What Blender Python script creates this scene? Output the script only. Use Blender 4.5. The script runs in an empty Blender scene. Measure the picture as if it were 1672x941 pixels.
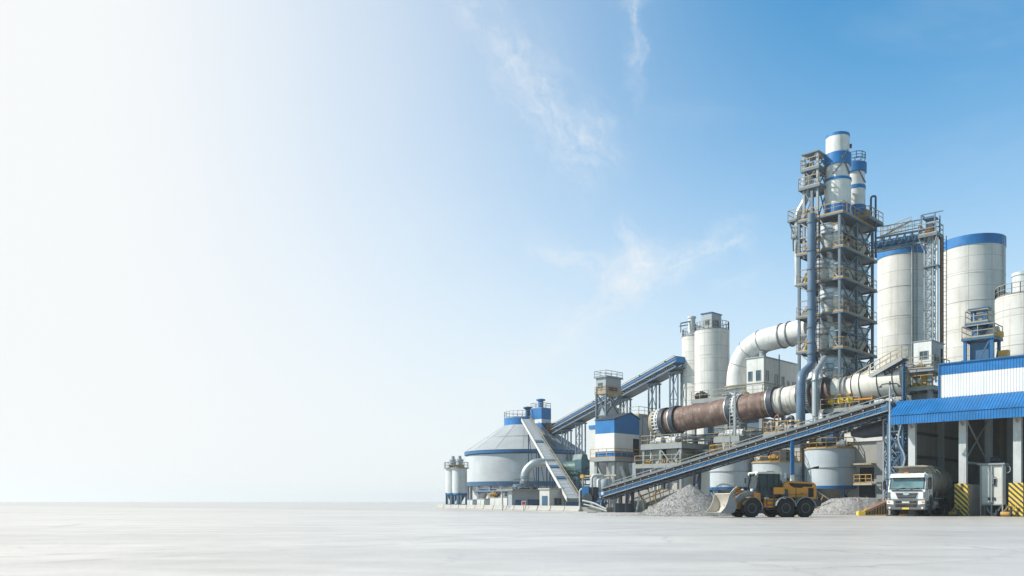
import bpy, bmesh, math, random
from mathutils import Vector, Matrix, noise
R_ = math.radians
random.seed(7)
SC = bpy.context.scene
COL = SC.collection
F = 1400.0            # focal length in photo pixels
HOR = 819.0           # photo row of the horizon
CAMH = 1.1
GRID = R_(-45)        # the plant stands on a grid turned 45 degrees to the view

# ------------------------------------------------------------------ survey helpers
def gp(px, Y): return ((px-836.0)*Y/F, Y)
def hz(py, Y): return CAMH + (HOR-py)*Y/F
def wp(px, py, Y):
    return Vector(((px-836.0)*Y/F, Y, hz(py, Y)))
def cor(px, Y, pxl, pxr):
    """near corner of a box on the grid: position, length of its left face, length of its right face"""
    X = (px-836.0)*Y/F
    kl, kr = (pxl-836.0)/F, (pxr-836.0)/F
    q = math.sqrt(.5)
    return X, Y, (X-kl*Y)/(q*(1+kl)), (kr*Y-X)/(q*(1-kr))

# ------------------------------------------------------------------ mesh builder
class MB:
    def __init__(s): s.v = []; s.f = []; s.merge = False
    def add(s, vs, fs):
        b = len(s.v); s.v += [tuple(p) for p in vs]; s.f += [tuple(i+b for i in f) for f in fs]; return s
    def bx(s, x0, x1, y0, y1, z0, z1):
        return s.add([(x0,y0,z0),(x1,y0,z0),(x1,y1,z0),(x0,y1,z0),(x0,y0,z1),(x1,y0,z1),(x1,y1,z1),(x0,y1,z1)],
            [(0,3,2,1),(4,5,6,7),(0,1,5,4),(1,2,6,5),(2,3,7,6),(3,0,4,7)])
    def box(s, c, d): return s.bx(c[0]-d[0]/2,c[0]+d[0]/2,c[1]-d[1]/2,c[1]+d[1]/2,c[2]-d[2]/2,c[2]+d[2]/2)
    def beam(s, p0, p1, w, h=None, up=(0,0,1)):
        h = h or w
        p0, p1 = Vector(p0), Vector(p1); d = p1-p0
        if d.length < 1e-5: return s
        d.normalize(); u = Vector(up)
        if abs(d.dot(u)) > .98: u = Vector((1,0,0))
        a = d.cross(u).normalized(); b = a.cross(d).normalized()
        a *= w/2; b *= h/2
        vs = [p0-a-b,p0+a-b,p0+a+b,p0-a+b,p1-a-b,p1+a-b,p1+a+b,p1-a+b]
        return s.add(vs, [(0,1,2,3),(7,6,5,4),(0,4,5,1),(1,5,6,2),(2,6,7,3),(3,7,4,0)])
    def path(s, pts, r, n=12, cap=True):
        pts = [Vector(p) for p in pts]; m = len(pts)
        rs = r if isinstance(r, (list, tuple)) else [r]*m
        t0 = (pts[1]-pts[0]).normalized()
        u = t0.cross(Vector((0,0,1)))
        if u.length < .05: u = t0.cross(Vector((1,0,0)))
        u.normalize(); vs = []
        for i, p in enumerate(pts):
            if i == 0: t = (pts[1]-pts[0]).normalized(); k = 1
            elif i == m-1: t = (pts[-1]-pts[-2]).normalized(); k = 1
            else:
                t1 = (pts[i]-pts[i-1]).normalized(); t2 = (pts[i+1]-pts[i]).normalized()
                t = (t1+t2).normalized() if (t1+t2).length > 1e-4 else t2
            u = (u-t*u.dot(t)); u.normalize(); w = t.cross(u)
            for j in range(n):
                a = 2*math.pi*(j+.5)/n
                vs.append(p+(u*math.cos(a)+w*math.sin(a))*rs[i])
        fs = [(i*n+j, i*n+(j+1)%n, (i+1)*n+(j+1)%n, (i+1)*n+j) for i in range(m-1) for j in range(n)]
        if cap: fs += [tuple(range(n-1,-1,-1)), tuple(range((m-1)*n, m*n))]
        return s.add(vs, fs)
    def tube(s, p0, p1, r, r1=None, n=12, cap=True):
        return s.path([p0, p1], [r, r if r1 is None else r1], n, cap)
    def lathe(s, prof, c=(0,0,0), n=40, axis='z'):
        vs = []
        for (r, z) in prof:
            for j in range(n):
                a = 2*math.pi*j/n; x, y = r*math.cos(a), r*math.sin(a)
                q = (x,y,z) if axis == 'z' else ((z,x,y) if axis == 'x' else (y,z,x))
                vs.append((c[0]+q[0], c[1]+q[1], c[2]+q[2]))
        m = len(prof); s.merge |= any(r < 1e-4 for r, z in prof)
        fs = [(i*n+j, i*n+(j+1)%n, (i+1)*n+(j+1)%n, (i+1)*n+j) for i in range(m-1) for j in range(n)]
        if prof[0][0] > 1e-4: fs.append(tuple(range(n-1,-1,-1)))
        if prof[-1][0] > 1e-4: fs.append(tuple(range((m-1)*n, m*n)))
        return s.add(vs, fs)
    def ring(s, ri, ro, z0, z1, c=(0,0,0), n=40, axis='z'):
        vs = []
        prof = [(ri,z0),(ro,z0),(ro,z1),(ri,z1)]
        for (r, z) in prof:
            for j in range(n):
                a = 2*math.pi*j/n; x, y = r*math.cos(a), r*math.sin(a)
                q = (x,y,z) if axis == 'z' else ((z,x,y) if axis == 'x' else (y,z,x))
                vs.append((c[0]+q[0], c[1]+q[1], c[2]+q[2]))
        fs = [(i*n+j, i*n+(j+1)%n, ((i+1)%4)*n+(j+1)%n, ((i+1)%4)*n+j) for i in range(4) for j in range(n)]
        return s.add(vs, fs)
    def prism(s, poly, a0, a1, axis='x'):
        """poly in the two other axes (x: y,z / y: x,z / z: x,y), extruded from a0 to a1"""
        def q(p, a): return (a,p[0],p[1]) if axis == 'x' else ((p[0],a,p[1]) if axis == 'y' else (p[0],p[1],a))
        n = len(poly)
        vs = [q(p,a0) for p in poly]+[q(p,a1) for p in poly]
        fs = [tuple(range(n-1,-1,-1)), tuple(range(n,2*n))]+[(i,(i+1)%n,(i+1)%n+n,i+n) for i in range(n)]
        return s.add(vs, fs)
    def corr(s, o, u, v, pitch=.25, amp=.035):
        """corrugated sheet: ribs run along v and repeat along u; a folded sheet 6 mm thick"""
        o, u, v = Vector(o), Vector(u), Vector(v); L = u.length; ud = u.normalized(); nn = u.cross(v).normalized()
        k = int(L/pitch); pr = []
        for i in range(k+1):
            b = i*pitch
            for a, h in ((0,0),(.25,0),(.35,1),(.65,1),(.75,0)):
                x = b+a*pitch
                if x <= L: pr.append((x,h*amp))
        m = len(pr); vs = []
        for th in (0, -.006):
            vs += [o+ud*x+nn*(h+th) for x,h in pr]+[o+ud*x+nn*(h+th)+v for x,h in pr]
        fs = []
        for i in range(m-1):
            fs.append((i,i+1,m+i+1,m+i)); fs.append((2*m+i,3*m+i,3*m+i+1,2*m+i+1))
        return s.add(vs, fs)
    def rail(s, pts, h=1.05, sp=1.2, r=.032, closed=False, mid=True):
        pts = [Vector(p) for p in pts]
        if closed: pts.append(pts[0])
        up = Vector((0,0,1))
        for a, b in zip(pts, pts[1:]):
            n = max(1, int(round((b-a).length/sp)))
            for i in range(n+1):
                p = a.lerp(b, i/n); s.beam(p, p+up*h, r*1.6)
            s.beam(a+up*h, b+up*h, r*2)
            if mid: s.beam(a+up*h*.55, b+up*h*.55, r*1.5)
            s.beam(a+up*.06, b+up*.06, .02, .12)
        return s
    def crail(s, c, r, h=1.05, n=20, **k):
        return s.rail([(c[0]+r*math.cos(2*math.pi*i/n), c[1]+r*math.sin(2*math.pi*i/n), c[2]) for i in range(n)], h, closed=True, **k)
    def ladder(s, p0, p1, w=.5, side=(1,0,0), cage=False, out=(0,-1,0)):
        p0, p1 = Vector(p0), Vector(p1); a = Vector(side).normalized()*w/2; o = Vector(out)
        s.beam(p0-a, p1-a, .06); s.beam(p0+a, p1+a, .06)
        n = int((p1-p0).length/.4)
        for i in range(1, n):
            q = p0.lerp(p1, i/n); s.beam(q-a, q+a, .035)
            if cage and i % 3 == 0 and i > 5:
                s.beam(q-a, q-a*1.2+o*.6, .04); s.beam(q+a, q+a*1.2+o*.6, .04); s.beam(q-a*1.2+o*.6, q+a*1.2+o*.6, .04)
        if cage:
            q = p0.lerp(p1, .2)
            for e in (-1.2, 0, 1.2): s.beam(q+a*e+o*.6, p1+a*e+o*.6, .03)
        return s
    def build(s, name, mat, parent=None, bevel=0, smooth=True, ang=38, seg=2, loc=None):
        me = bpy.data.meshes.new(name); me.from_pydata(s.v, [], s.f); me.validate()
        bm = bmesh.new(); bm.from_mesh(me)
        if s.merge: bmesh.ops.remove_doubles(bm, verts=bm.verts, dist=1e-5)
        bmesh.ops.recalc_face_normals(bm, faces=bm.faces)
        if bevel:
            es = [e for e in bm.edges if e.is_manifold and e.calc_face_angle(0) > R_(25)]
            bmesh.ops.bevel(bm, geom=es, offset=bevel, segments=seg, affect='EDGES', clamp_overlap=True)
        bm.to_mesh(me); bm.free()
        if smooth:
            me.polygons.foreach_set('use_smooth', [True]*len(me.polygons))
            me.set_sharp_from_angle(angle=R_(ang))
        me.materials.append(mat)
        o = bpy.data.objects.new(name, me); COL.objects.link(o)
        if parent is not None: o.parent = parent
        if loc is not None: o.location = loc
        return o

def thing(name, label, cat, loc=(0,0,0), rz=0.0, group=None):
    o = bpy.data.objects.new(name, None); COL.objects.link(o)
    o.empty_display_size = .3
    o.location = (loc[0], loc[1], loc[2] if len(loc) > 2 else 0); o.rotation_euler = (0,0,rz)
    o['label'] = label; o['category'] = cat
    if group: o['group'] = group
    return o
def tag(o, label, cat, group=None):
    o['label'] = label; o['category'] = cat
    if group: o['group'] = group
    return o
def struct(o, kind='structure'): o['kind'] = kind; return o
def loc_of(T, p):
    """a world point in the thing's own frame"""
    d = Vector(p)-Vector(T.location); a = -T.rotation_euler.z
    return Vector((d.x*math.cos(a)-d.y*math.sin(a), d.x*math.sin(a)+d.y*math.cos(a), d.z))
def kids(o): return [c for c in list(COL.objects) if c.parent == o]
def copy_tree(o, parent=None):
    c = o.copy(); COL.objects.link(c)
    if parent is not None: c.parent = parent
    for ch in kids(o): copy_tree(ch, c)
    return c
def arc(c, r, a0, a1, u, v, n=10):
    c, u, v = Vector(c), Vector(u), Vector(v)
    return [c+u*(r*math.cos(a0+(a1-a0)*i/n))+v*(r*math.sin(a0+(a1-a0)*i/n)) for i in range(n+1)]
def fillet(pts, rad, n=8):
    pts = [Vector(p) for p in pts]; out = [pts[0]]
    for a, b, c in zip(pts, pts[1:], pts[2:]):
        d1, d2 = (a-b), (c-b); t = min(rad, d1.length*.49, d2.length*.49)
        p, q = b+d1.normalized()*t, b+d2.normalized()*t
        for i in range(n+1):
            s = i/n; out.append(p*(1-s)**2+b*(2*s*(1-s))+q*s*s)
    out.append(pts[-1]); return out

# ------------------------------------------------------------------ materials
class NT:
    def __init__(s, tree): s.t = tree; s.n = tree.nodes; s.l = tree.links
    def new(s, typ, **kw):
        nd = s.n.new(typ)
        for k, v in kw.items():
            if hasattr(nd, k): setattr(nd, k, v)
            else: s.set(nd.inputs[k], v)
        return nd
    def set(s, sock, v):
        if isinstance(v, bpy.types.NodeSocket): s.l.new(v, sock)
        elif isinstance(v, bpy.types.Node): s.l.new(v.outputs[0], sock)
        else: sock.default_value = v
    def m(s, op, a, b=0.0, c=None, clamp=False):
        nd = s.n.new('ShaderNodeMath'); nd.operation = op; nd.use_clamp = clamp
        s.set(nd.inputs[0], a); s.set(nd.inputs[1], b)
        if c is not None: s.set(nd.inputs[2], c)
        return nd.outputs[0]
    def mr(s, v, a, b, c=0.0, d=1.0, smooth=True):
        nd = s.n.new('ShaderNodeMapRange'); nd.interpolation_type = 'SMOOTHSTEP' if smooth else 'LINEAR'
        s.set(nd.inputs[0], v)
        for i, x in enumerate((a,b,c,d)): s.set(nd.inputs[i+1], x)
        return nd.outputs[0]
    def mix(s, f, a, b, mode='MIX'):
        nd = s.n.new('ShaderNodeMix'); nd.data_type = 'RGBA'; nd.blend_type = mode
        s.set(nd.inputs[0], f)
        for sock, v in ((nd.inputs[6],a),(nd.inputs[7],b)):
            if isinstance(v, (tuple,list)): v = (v[0],v[1],v[2],1)
            s.set(sock, v)
        return nd.outputs[2]
    def noise(s, vec, scale, detail=4.0, rough=.55, dist=0.0):
        nd = s.n.new('ShaderNodeTexNoise')
        s.l.new(vec, nd.inputs['Vector'])
        nd.inputs['Scale'].default_value = scale; nd.inputs['Detail'].default_value = detail
        nd.inputs['Roughness'].default_value = rough; nd.inputs['Distortion'].default_value = dist
        return nd.outputs[0]
    def scale(s, vec, k):
        nd = s.n.new('ShaderNodeVectorMath'); nd.operation = 'MULTIPLY'
        s.l.new(vec, nd.inputs[0]); nd.inputs[1].default_value = k; return nd.outputs[0]
    def comb(s, x, y, z):
        nd = s.n.new('ShaderNodeCombineXYZ')
        for i, v in enumerate((x,y,z)): s.set(nd.inputs[i], v)
        return nd.outputs[0]
    def sep(s, vec):
        nd = s.n.new('ShaderNodeSeparateXYZ'); s.l.new(vec, nd.inputs[0]); return nd.outputs

def base(name):
    m = bpy.data.materials.new(name); m.use_nodes = True
    t = NT(m.node_tree); b = m.node_tree.nodes['Principled BSDF']
    tc = t.new('ShaderNodeTexCoord')
    return m, t, b, tc.outputs['Object']
DIRT = (.16,.13,.10)
def paint(name, col, rough=.5, metal=0.0, var=.12, dirt=.25, rust=0.0, bump=0.0, spec=.4, streak=True):
    m, t, b, oc = base(name)
    n1 = t.noise(oc, .9, 5, .6)
    st = t.noise(t.scale(oc, (3.2,3.2,.22)), 1.0, 4, .65) if streak else t.noise(oc, 4.0, 4, .65)
    k = t.mr(n1, .25, .75, 1-var, 1+var*.6)
    c = t.mix(1.0, col, t.comb(k,k,k), 'MULTIPLY')
    if dirt: c = t.mix(t.m('MULTIPLY', t.mr(st, .48, .78), dirt), c, DIRT)
    if rust:
        rn = t.noise(oc, 2.3, 6, .7)
        c = t.mix(t.m('MULTIPLY', t.mr(rn, .58, .70), rust), c, (.17,.07,.03))
    t.set(b.inputs['Base Color'], c)
    t.set(b.inputs['Roughness'], t.mr(n1, .2, .8, rough-.08, rough+.12))
    b.inputs['Metallic'].default_value = metal; b.inputs['Specular IOR Level'].default_value = spec
    if bump:
        bp = t.new('ShaderNodeBump'); bp.inputs['Strength'].default_value = bump; bp.inputs['Distance'].default_value = .02
        t.set(bp.inputs['Height'], t.noise(oc, 14, 4)); t.set(b.inputs['Normal'], bp)
    return m
def panels(name, col, rad=None, bw=1.6, bh=1.2, dirt=.3, joint=.72, var=.05, rough=.7, mort=.018, warm=(.42,.33,.24)):
    """plated or cast surface with staggered joints and run-off streaks; rad: wrap round a cylinder"""
    m, t, b, oc = base(name)
    x, y, z = t.sep(oc)
    if rad: h = t.m('MULTIPLY', t.m('ARCTAN2', y, x), rad)
    else: h = t.m('ADD', x, y)
    uv = t.comb(h, z, 0.0)
    br = t.new('ShaderNodeTexBrick'); t.l.new(uv, br.inputs['Vector'])
    br.offset = 0.0 if rad else .5; br.inputs['Scale'].default_value = 1; br.inputs['Brick Width'].default_value = bw; br.inputs['Row Height'].default_value = bh
    br.inputs['Mortar Size'].default_value = mort; br.inputs['Mortar Smooth'].default_value = .4
    c1 = tuple(v*(1-var) for v in col); c2 = tuple(min(1,v*(1+var)) for v in col); cm = tuple(v*joint for v in col)
    br.inputs['Color1'].default_value = (*c1,1); br.inputs['Color2'].default_value = (*c2,1); br.inputs['Mortar'].default_value = (*cm,1)
    st = t.noise(t.comb(t.m('MULTIPLY', h, 1.7), t.m('MULTIPLY', z, .10), 0.0), 1.0, 5, .7)
    bl = t.noise(oc, .55, 5, .62)
    c = t.mix(t.m('MULTIPLY', t.mr(st, .47, .8), dirt), br.outputs['Color'], warm)
    k = t.mr(bl, .25, .75, .9, 1.06)
    c = t.mix(1.0, c, t.comb(k,k,k), 'MULTIPLY')
    t.set(b.inputs['Base Color'], c); b.inputs['Roughness'].default_value = rough
    b.inputs['Specular IOR Level'].default_value = .3
    return m
def glass(name, col=(.03,.05,.06), rough=.06, spec=.6):
    m, t, b, oc = base(name)
    n1 = t.noise(oc, 1.2, 3)
    t.set(b.inputs['Base Color'], t.mix(t.mr(n1,.35,.65), col, tuple(v*1.6 for v in col)))
    b.inputs['Roughness'].default_value = rough; b.inputs['Specular IOR Level'].default_value = spec
    return m

M = {}
M['white'] = paint('white_paint', (.64,.64,.62), .5, var=.12, dirt=.42, rust=.12)
M['vessel'] = paint('vessel_paint', (.55,.565,.57), .5, var=.1, dirt=.35, rust=.15)
M['cream'] = paint('cream_paint', (.66,.62,.55), .55, var=.08, dirt=.25)
M['blue'] = paint('blue_paint', (.012,.115,.28), .42, var=.14, dirt=.12)
M['bluesteel'] = paint('blue_steel', (.035,.105,.20), .5, var=.15, dirt=.2, rust=.1)
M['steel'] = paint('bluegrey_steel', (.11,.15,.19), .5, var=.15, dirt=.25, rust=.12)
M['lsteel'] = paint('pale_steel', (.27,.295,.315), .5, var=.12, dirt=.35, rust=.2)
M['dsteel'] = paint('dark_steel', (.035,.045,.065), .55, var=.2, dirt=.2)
M['colsteel'] = paint('column_paint', (.48,.49,.49), .5, var=.1, dirt=.35, rust=.15)
M['ductsteel'] = paint('blue_grey_duct', (.10,.165,.25), .45, var=.2, dirt=.35, rust=.1)
M['cyclone'] = paint('cyclone_paint', (.62,.65,.68), .45, var=.1, dirt=.18)
M['deck'] = paint('deck_steel', (.11,.13,.155), .7, var=.15, dirt=.4)
M['galv'] = paint('galvanised_steel', (.42,.45,.47), .38, .5, var=.12, dirt=.3)
M['yellow'] = paint('yellow_rail', (.46,.27,.06), .55, var=.2, dirt=.35, rust=.25)
M['tan'] = paint('tan_rail', (.34,.29,.20), .6, var=.15, dirt=.3, rust=.3)
M['orange'] = paint('loader_orange', (.60,.245,.025), .4, var=.1, dirt=.22)
M['black'] = paint('black_rubber', (.018,.018,.02), .75, var=.3, dirt=.35)
M['belt'] = paint('belt_rubber', (.10,.10,.105), .8, var=.2, dirt=.4)
M['tread'] = paint('dusty_tyre', (.018,.019,.021), .85, var=.3, dirt=.2, streak=False)
M['rust'] = paint('rusty_metal', (.22,.12,.075), .75, var=.25, dirt=.3)
M['green'] = paint('green_paint', (.05,.13,.125), .5, var=.15, dirt=.3)
M['teal'] = paint('teal_steel', (.05,.12,.16), .55, var=.15, dirt=.3)
M['bucket'] = paint('worn_bucket', (.50,.46,.40), .55, .15, var=.15, dirt=.35, rust=.25)
M['greypaint'] = paint('grey_paint', (.23,.24,.25), .5, var=.12, dirt=.3)
M['truckwhite'] = paint('cab_white', (.74,.74,.73), .32, var=.05, dirt=.16, spec=.5)
M['bumper'] = paint('grey_plastic', (.13,.135,.14), .6, var=.12, dirt=.3)
M['body'] = paint('dusty_body', (.26,.245,.22), .6, .1, var=.15, dirt=.4, rust=.2)
M['chrome'] = paint('bright_metal', (.7,.7,.7), .2, .9, var=.05, dirt=.1)
M['lamp'] = glass('lamp_lens', (.62,.62,.6), .12)
M['amber'] = paint('amber_lens', (.8,.25,.03), .25, var=.1, dirt=.05)
M['red'] = paint('red_paint', (.5,.04,.03), .5, var=.1, dirt=.15)
M['plate'] = paint('yellow_plate', (.8,.55,.05), .45, var=.05, dirt=.1)
M['glass'] = glass('window_glass', (.04,.06,.075))
M['windscreen'] = glass('windscreen_glass', (.10,.16,.17), .05, .8); M['cabglass'] = glass('cab_glass', (.012,.022,.026), .08, .35)
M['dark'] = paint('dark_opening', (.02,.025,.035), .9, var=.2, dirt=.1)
M['concrete'] = panels('cast_concrete', (.40,.39,.365), None, 2.4, 1.2, .35, .75)
M['pale'] = panels('pale_render', (.58,.57,.54), None, 1.6, 1.4, .3, .8)
M['siloL'] = panels('silo_plates_large', (.60,.585,.555), 3.3, 2.4, 1.9, .62, .62, .05, mort=.035)
M['siloM'] = panels('silo_plates_small', (.62,.61,.585), 2.0, 1.5, 1.6, .6, .62, .04, mort=.03)
M['drum'] = panels('dome_drum', (.47,.495,.52), 9.9, 3.0, 1.9, .10, .86, .04)
M['dome'] = panels('dome_roof', (.36,.385,.41), 8.0, 1.4, 30, .10, .95, .03)
M['tank'] = panels('tank_plates', (.43,.485,.53), 2.3, .55, 3.0, .25, .86, .03)
M['interior'] = panels('shade_darkened_concrete', (.17,.165,.16), None, 3.0, 2.4, .5, .6)  # darker copy of the hall concrete, with the shed's inner shade in its colour
M['hall'] = panels('hall_concrete', (.29,.285,.27), None, 3.0, 2.4, .45, .7)
M['cladw'] = paint('white_cladding', (.68,.68,.67), .5, var=.05, dirt=.2)
M['cladb'] = paint('blue_cladding', (.012,.155,.41), .48, var=.2, dirt=.09)
M['cladg'] = paint('grey_cladding', (.33,.365,.39), .5, var=.06, dirt=.2)

def kiln_mat(name, col, amt):
    m, t, b, oc = base(name)
    x, y, z = t.sep(oc)
    band = t.noise(t.comb(t.m('MULTIPLY', x, .75), 0.0, 0.0), 1.0, 3, .6)
    sm = t.m('ABSOLUTE', t.m('SUBTRACT', t.m('FRACT', t.m('MULTIPLY', x, .62)), .5))
    seam = t.mr(sm, .0, .03, .62, 1.0)
    blot = t.noise(oc, 1.1, 7, .72)
    st = t.noise(t.comb(t.m('MULTIPLY', x, 5.0), t.m('MULTIPLY', z, .5), y), 1.0, 4)
    c = t.mix(t.mr(band, .38, .62), col, tuple(v*amt for v in col))
    c = t.mix(t.m('MULTIPLY', t.mr(blot, .48, .66), .6), c, (.36,.27,.22))
    c = t.mix(t.m('MULTIPLY', t.mr(st, .5, .72), .65), c, (.06,.035,.03))
    c = t.mix(1.0, c, t.comb(seam,seam,seam), 'MULTIPLY')
    t.set(b.inputs['Base Color'], c); b.inputs['Roughness'].default_value = .62
    b.inputs['Specular IOR Level'].default_value = .3
    return m
M['kiln'] = kiln_mat('kiln_rust_brown', (.125,.078,.064), 1.35)
M['kilnw'] = kiln_mat('kiln_pale_shell', (.60,.575,.53), .88)

def stripes(name):
    m, t, b, oc = base(name)
    x, y, z = t.sep(oc)
    k = t.m('FRACT', t.m('MULTIPLY', t.m('ADD', t.m('ADD', x, y), z), 2.6))
    f = t.m('GREATER_THAN', k, .52)
    n1 = t.noise(oc, 5, 5, .65)
    c = t.mix(f, (.72,.47,.05), (.035,.045,.045))
    c = t.mix(t.m('MULTIPLY', t.mr(n1, .5, .7), .35), c, (.25,.22,.18))
    t.set(b.inputs['Base Color'], c); b.inputs['Roughness'].default_value = .55
    return m
M['stripes'] = stripes('hazard_stripes')

def ground_mat():
    m, t, b, oc = base('yard_concrete')
    a = t.noise(oc, .055, 6, .6); bb = t.noise(oc, .6, 6, .65); cc = t.noise(oc, 9.0, 5, .7)
    w = t.noise(t.scale(oc, (.05,.32,1)), 1.0, 5, .6, 1.2)
    k = t.m('ADD', t.m('MULTIPLY', t.mr(a,.3,.7), .20), t.m('ADD', t.m('MULTIPLY', t.mr(bb,.3,.7), .17), t.m('ADD', t.m('MULTIPLY', t.mr(cc,.3,.7), .12), t.m('MULTIPLY', t.mr(w,.35,.65), .20))))
    k = t.m('ADD', k, .64)
    c = t.mix(1.0, (.585,.545,.505), t.comb(k,k,k), 'MULTIPLY')
    # slab joints every 6 m on the plant grid
    x, y, z = t.sep(oc)
    wob = t.m('MULTIPLY', t.m('SUBTRACT', t.noise(oc, .8, 3), .5), .06)
    jn = None
    for e in (t.m('ADD', x, y), t.m('SUBTRACT', x, y)):
        d = t.m('ABSOLUTE', t.m('SUBTRACT', t.m('FRACT', t.m('ADD', t.m('MULTIPLY', e, .7071/6.0), wob)), .5))
        j = t.mr(d, .0, .0035, .35, 0.0)
        jn = j if jn is None else t.m('MAXIMUM', jn, j)
    c = t.mix(jn, c, (.22,.215,.21))
    vo = t.new('ShaderNodeTexVoronoi'); vo.feature = 'DISTANCE_TO_EDGE'; vo.inputs['Scale'].default_value = .16
    wv = t.new('ShaderNodeVectorMath'); wv.operation = 'ADD'; t.l.new(oc, wv.inputs[0]); t.set(wv.inputs[1], t.scale(t.comb(t.noise(oc,.9,5,.7), t.noise(t.scale(oc,(1,-1,1)),.9,5,.7), 0.0), (1.6,1.6,0)))
    t.l.new(wv.outputs[0], vo.inputs['Vector'])
    ck = t.m('MULTIPLY', t.mr(vo.outputs['Distance'], .0, .012, 1.0, 0.0), t.mr(a, .42, .6, 0.0, .55))
    c = t.mix(ck, c, (.24,.23,.22))
    stn = t.noise(oc, .23, 6, .7, .6)
    c = t.mix(t.m('MULTIPLY', t.mr(stn, .60, .74), .22), c, (.27,.26,.245))
    # tyre marks of the truck and the loader, dust and dirt towards the plant
    rub = t.mr(t.noise(oc, 1.3, 5, .7), .38, .62)
    wv2 = t.m('MULTIPLY', t.m('SUBTRACT', t.noise(oc, .05, 2), .5), 5.0)
    tk = None
    for (x0, y0, px_, py_, hw, amp) in ((29.6,64.2,.777,-.63,1.12,.30),(16.5,60.0,.17,.985,1.05,.22),(24.0,50.0,.55,.83,1.1,.16),(5.0,40.0,.35,-.93,1.1,.14)):
        p = t.m('ADD', t.m('ADD', t.m('MULTIPLY', t.m('SUBTRACT', x, x0), px_), t.m('MULTIPLY', t.m('SUBTRACT', y, y0), py_)), wv2 if amp < .2 else t.m('MULTIPLY', wv2, .25))
        q = t.m('ABSOLUTE', t.m('SUBTRACT', t.m('ABSOLUTE', p), hw))
        m_ = t.m('MULTIPLY', t.mr(q, .12, .34, amp, 0.0), rub)
        tk = m_ if tk is None else t.m('MAXIMUM', tk, m_)
    c = t.mix(tk, c, (.16,.15,.14))
    vv = t.m('ADD', t.m('MULTIPLY', t.m('ADD', x, y), .7071), t.m('MULTIPLY', t.m('SUBTRACT', a, .5), 14.0))
    c = t.mix(t.m('MULTIPLY', t.mr(vv, 54, 68), t.m('MULTIPLY', t.mr(bb, .3, .65), .5)), c, (.30,.275,.245))
    t.set(b.inputs['Base Color'], c); b.inputs['Roughness'].default_value = .48
    b.inputs['Specular IOR Level'].default_value = .5
    b.inputs['Coat Weight'].default_value = .8; b.inputs['Coat Roughness'].default_value = .42
    bp = t.new('ShaderNodeBump'); bp.inputs['Strength'].default_value = .25; bp.inputs['Distance'].default_value = .03
    t.set(bp.inputs['Height'], t.m('ADD', bb, t.m('MULTIPLY', cc, .3))); t.set(b.inputs['Normal'], bp)
    return m
M['ground'] = ground_mat()
def gravel_mat(name, col):
    m, t, b, oc = base(name)
    v = t.new('ShaderNodeTexVoronoi'); t.l.new(oc, v.inputs['Vector']); v.inputs['Scale'].default_value = 18
    n1 = t.noise(oc, .8, 4)
    k = t.m('ADD', t.m('MULTIPLY', t.sep(v.outputs['Color'])[0], .65), t.m('ADD', .5, t.m('MULTIPLY', n1, .35)))
    t.set(b.inputs['Base Color'], t.mix(1.0, col, t.comb(k,k,k), 'MULTIPLY')); b.inputs['Roughness'].default_value = .9
    b.inputs['Specular IOR Level'].default_value = .2
    return m
M['gravel'] = gravel_mat('grey_gravel', (.30,.29,.285))

# ------------------------------------------------------------------ small reusable part builders
def window(parent, x0, x1, z0, z1, y, face='y', mat='glass', frame='lsteel', bars=1):
    """window on a face: 'y' = front at y facing -y, 'x' = side at y(=x) facing +x"""
    a, w = MB(), MB(); d = .05
    def b(mb, p0, p1, q0, q1, o0, o1):
        if face == 'y': mb.bx(p0,p1,y-o1,y-o0,q0,q1)
        else: mb.bx(y+o0,y+o1,p0,p1,q0,q1)
    b(w, x0+d, x1-d, z0+d, z1-d, -.02, .012)
    b(a, x0, x1, z0, z0+d, -.02, .045); b(a, x0, x1, z1-d, z1, -.02, .045)
    b(a, x0, x0+d, z0+d, z1-d, -.02, .045); b(a, x1-d, x1, z0+d, z1-d, -.02, .045)
    for i in range(bars):
        c = x0+(x1-x0)*(i+1)/(bars+1); b(a, c-.02, c+.02, z0+d, z1-d, .013, .035)
    f = a.build('window', M[frame], parent); w.build('pane', M[mat], f)
    return f
def motor(parent, c, s=1.0, mat='bluesteel', axis='x', name='motor'):
    m = MB(); x, y, z = c
    m.lathe([(.0,-.5*s),(.26*s,-.5*s),(.30*s,-.42*s),(.30*s,.3*s),(.22*s,.4*s),(.22*s,.5*s),(.0,.5*s)], (x,y,z+.34*s), 16, axis)
    for i in range(6): m.ring(.29*s,.335*s,(-.36+.12*i)*s,(-.32+.12*i)*s,(x,y,z+.34*s),16,axis)
    m.tube((x,y,z+.34*s),(x+(.75*s if axis=='x' else 0),y+(.75*s if axis=='y' else 0),z+.34*s),.05*s)
    m.box((x,y,z+.04*s),(.8*s,.6*s,.08*s)); m.box((x,y,z+.68*s),(.22*s,.22*s,.14*s))
    return m.build(name, M[mat], parent)
def lattice(parent, x0, x1, y0, y1, z0, z1, nlev, mat='bluesteel', col=.14, br=.07, faces='fblr'):
    mt = M[mat]
    for x in (x0,x1):
        for y in (y0,y1): MB().beam((x,y,z0),(x,y,z1),col).build('column', mt, parent)
    defs = {'f':((x0,y0),(x1,y0)),'b':((x0,y1),(x1,y1)),'l':((x0,y0),(x0,y1)),'r':((x1,y0),(x1,y1))}
    for k in faces:
        (ax,ay),(bx_,by) = defs[k]; m = MB()
        for i in range(nlev):
            za, zb = z0+(z1-z0)*i/nlev, z0+(z1-z0)*(i+1)/nlev
            m.beam((ax,ay,za),(bx_,by,zb),br); m.beam((bx_,by,za),(ax,ay,zb),br); m.beam((ax,ay,zb),(bx_,by,zb),br*1.1)
        m.build('bracing', mt, parent)
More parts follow.
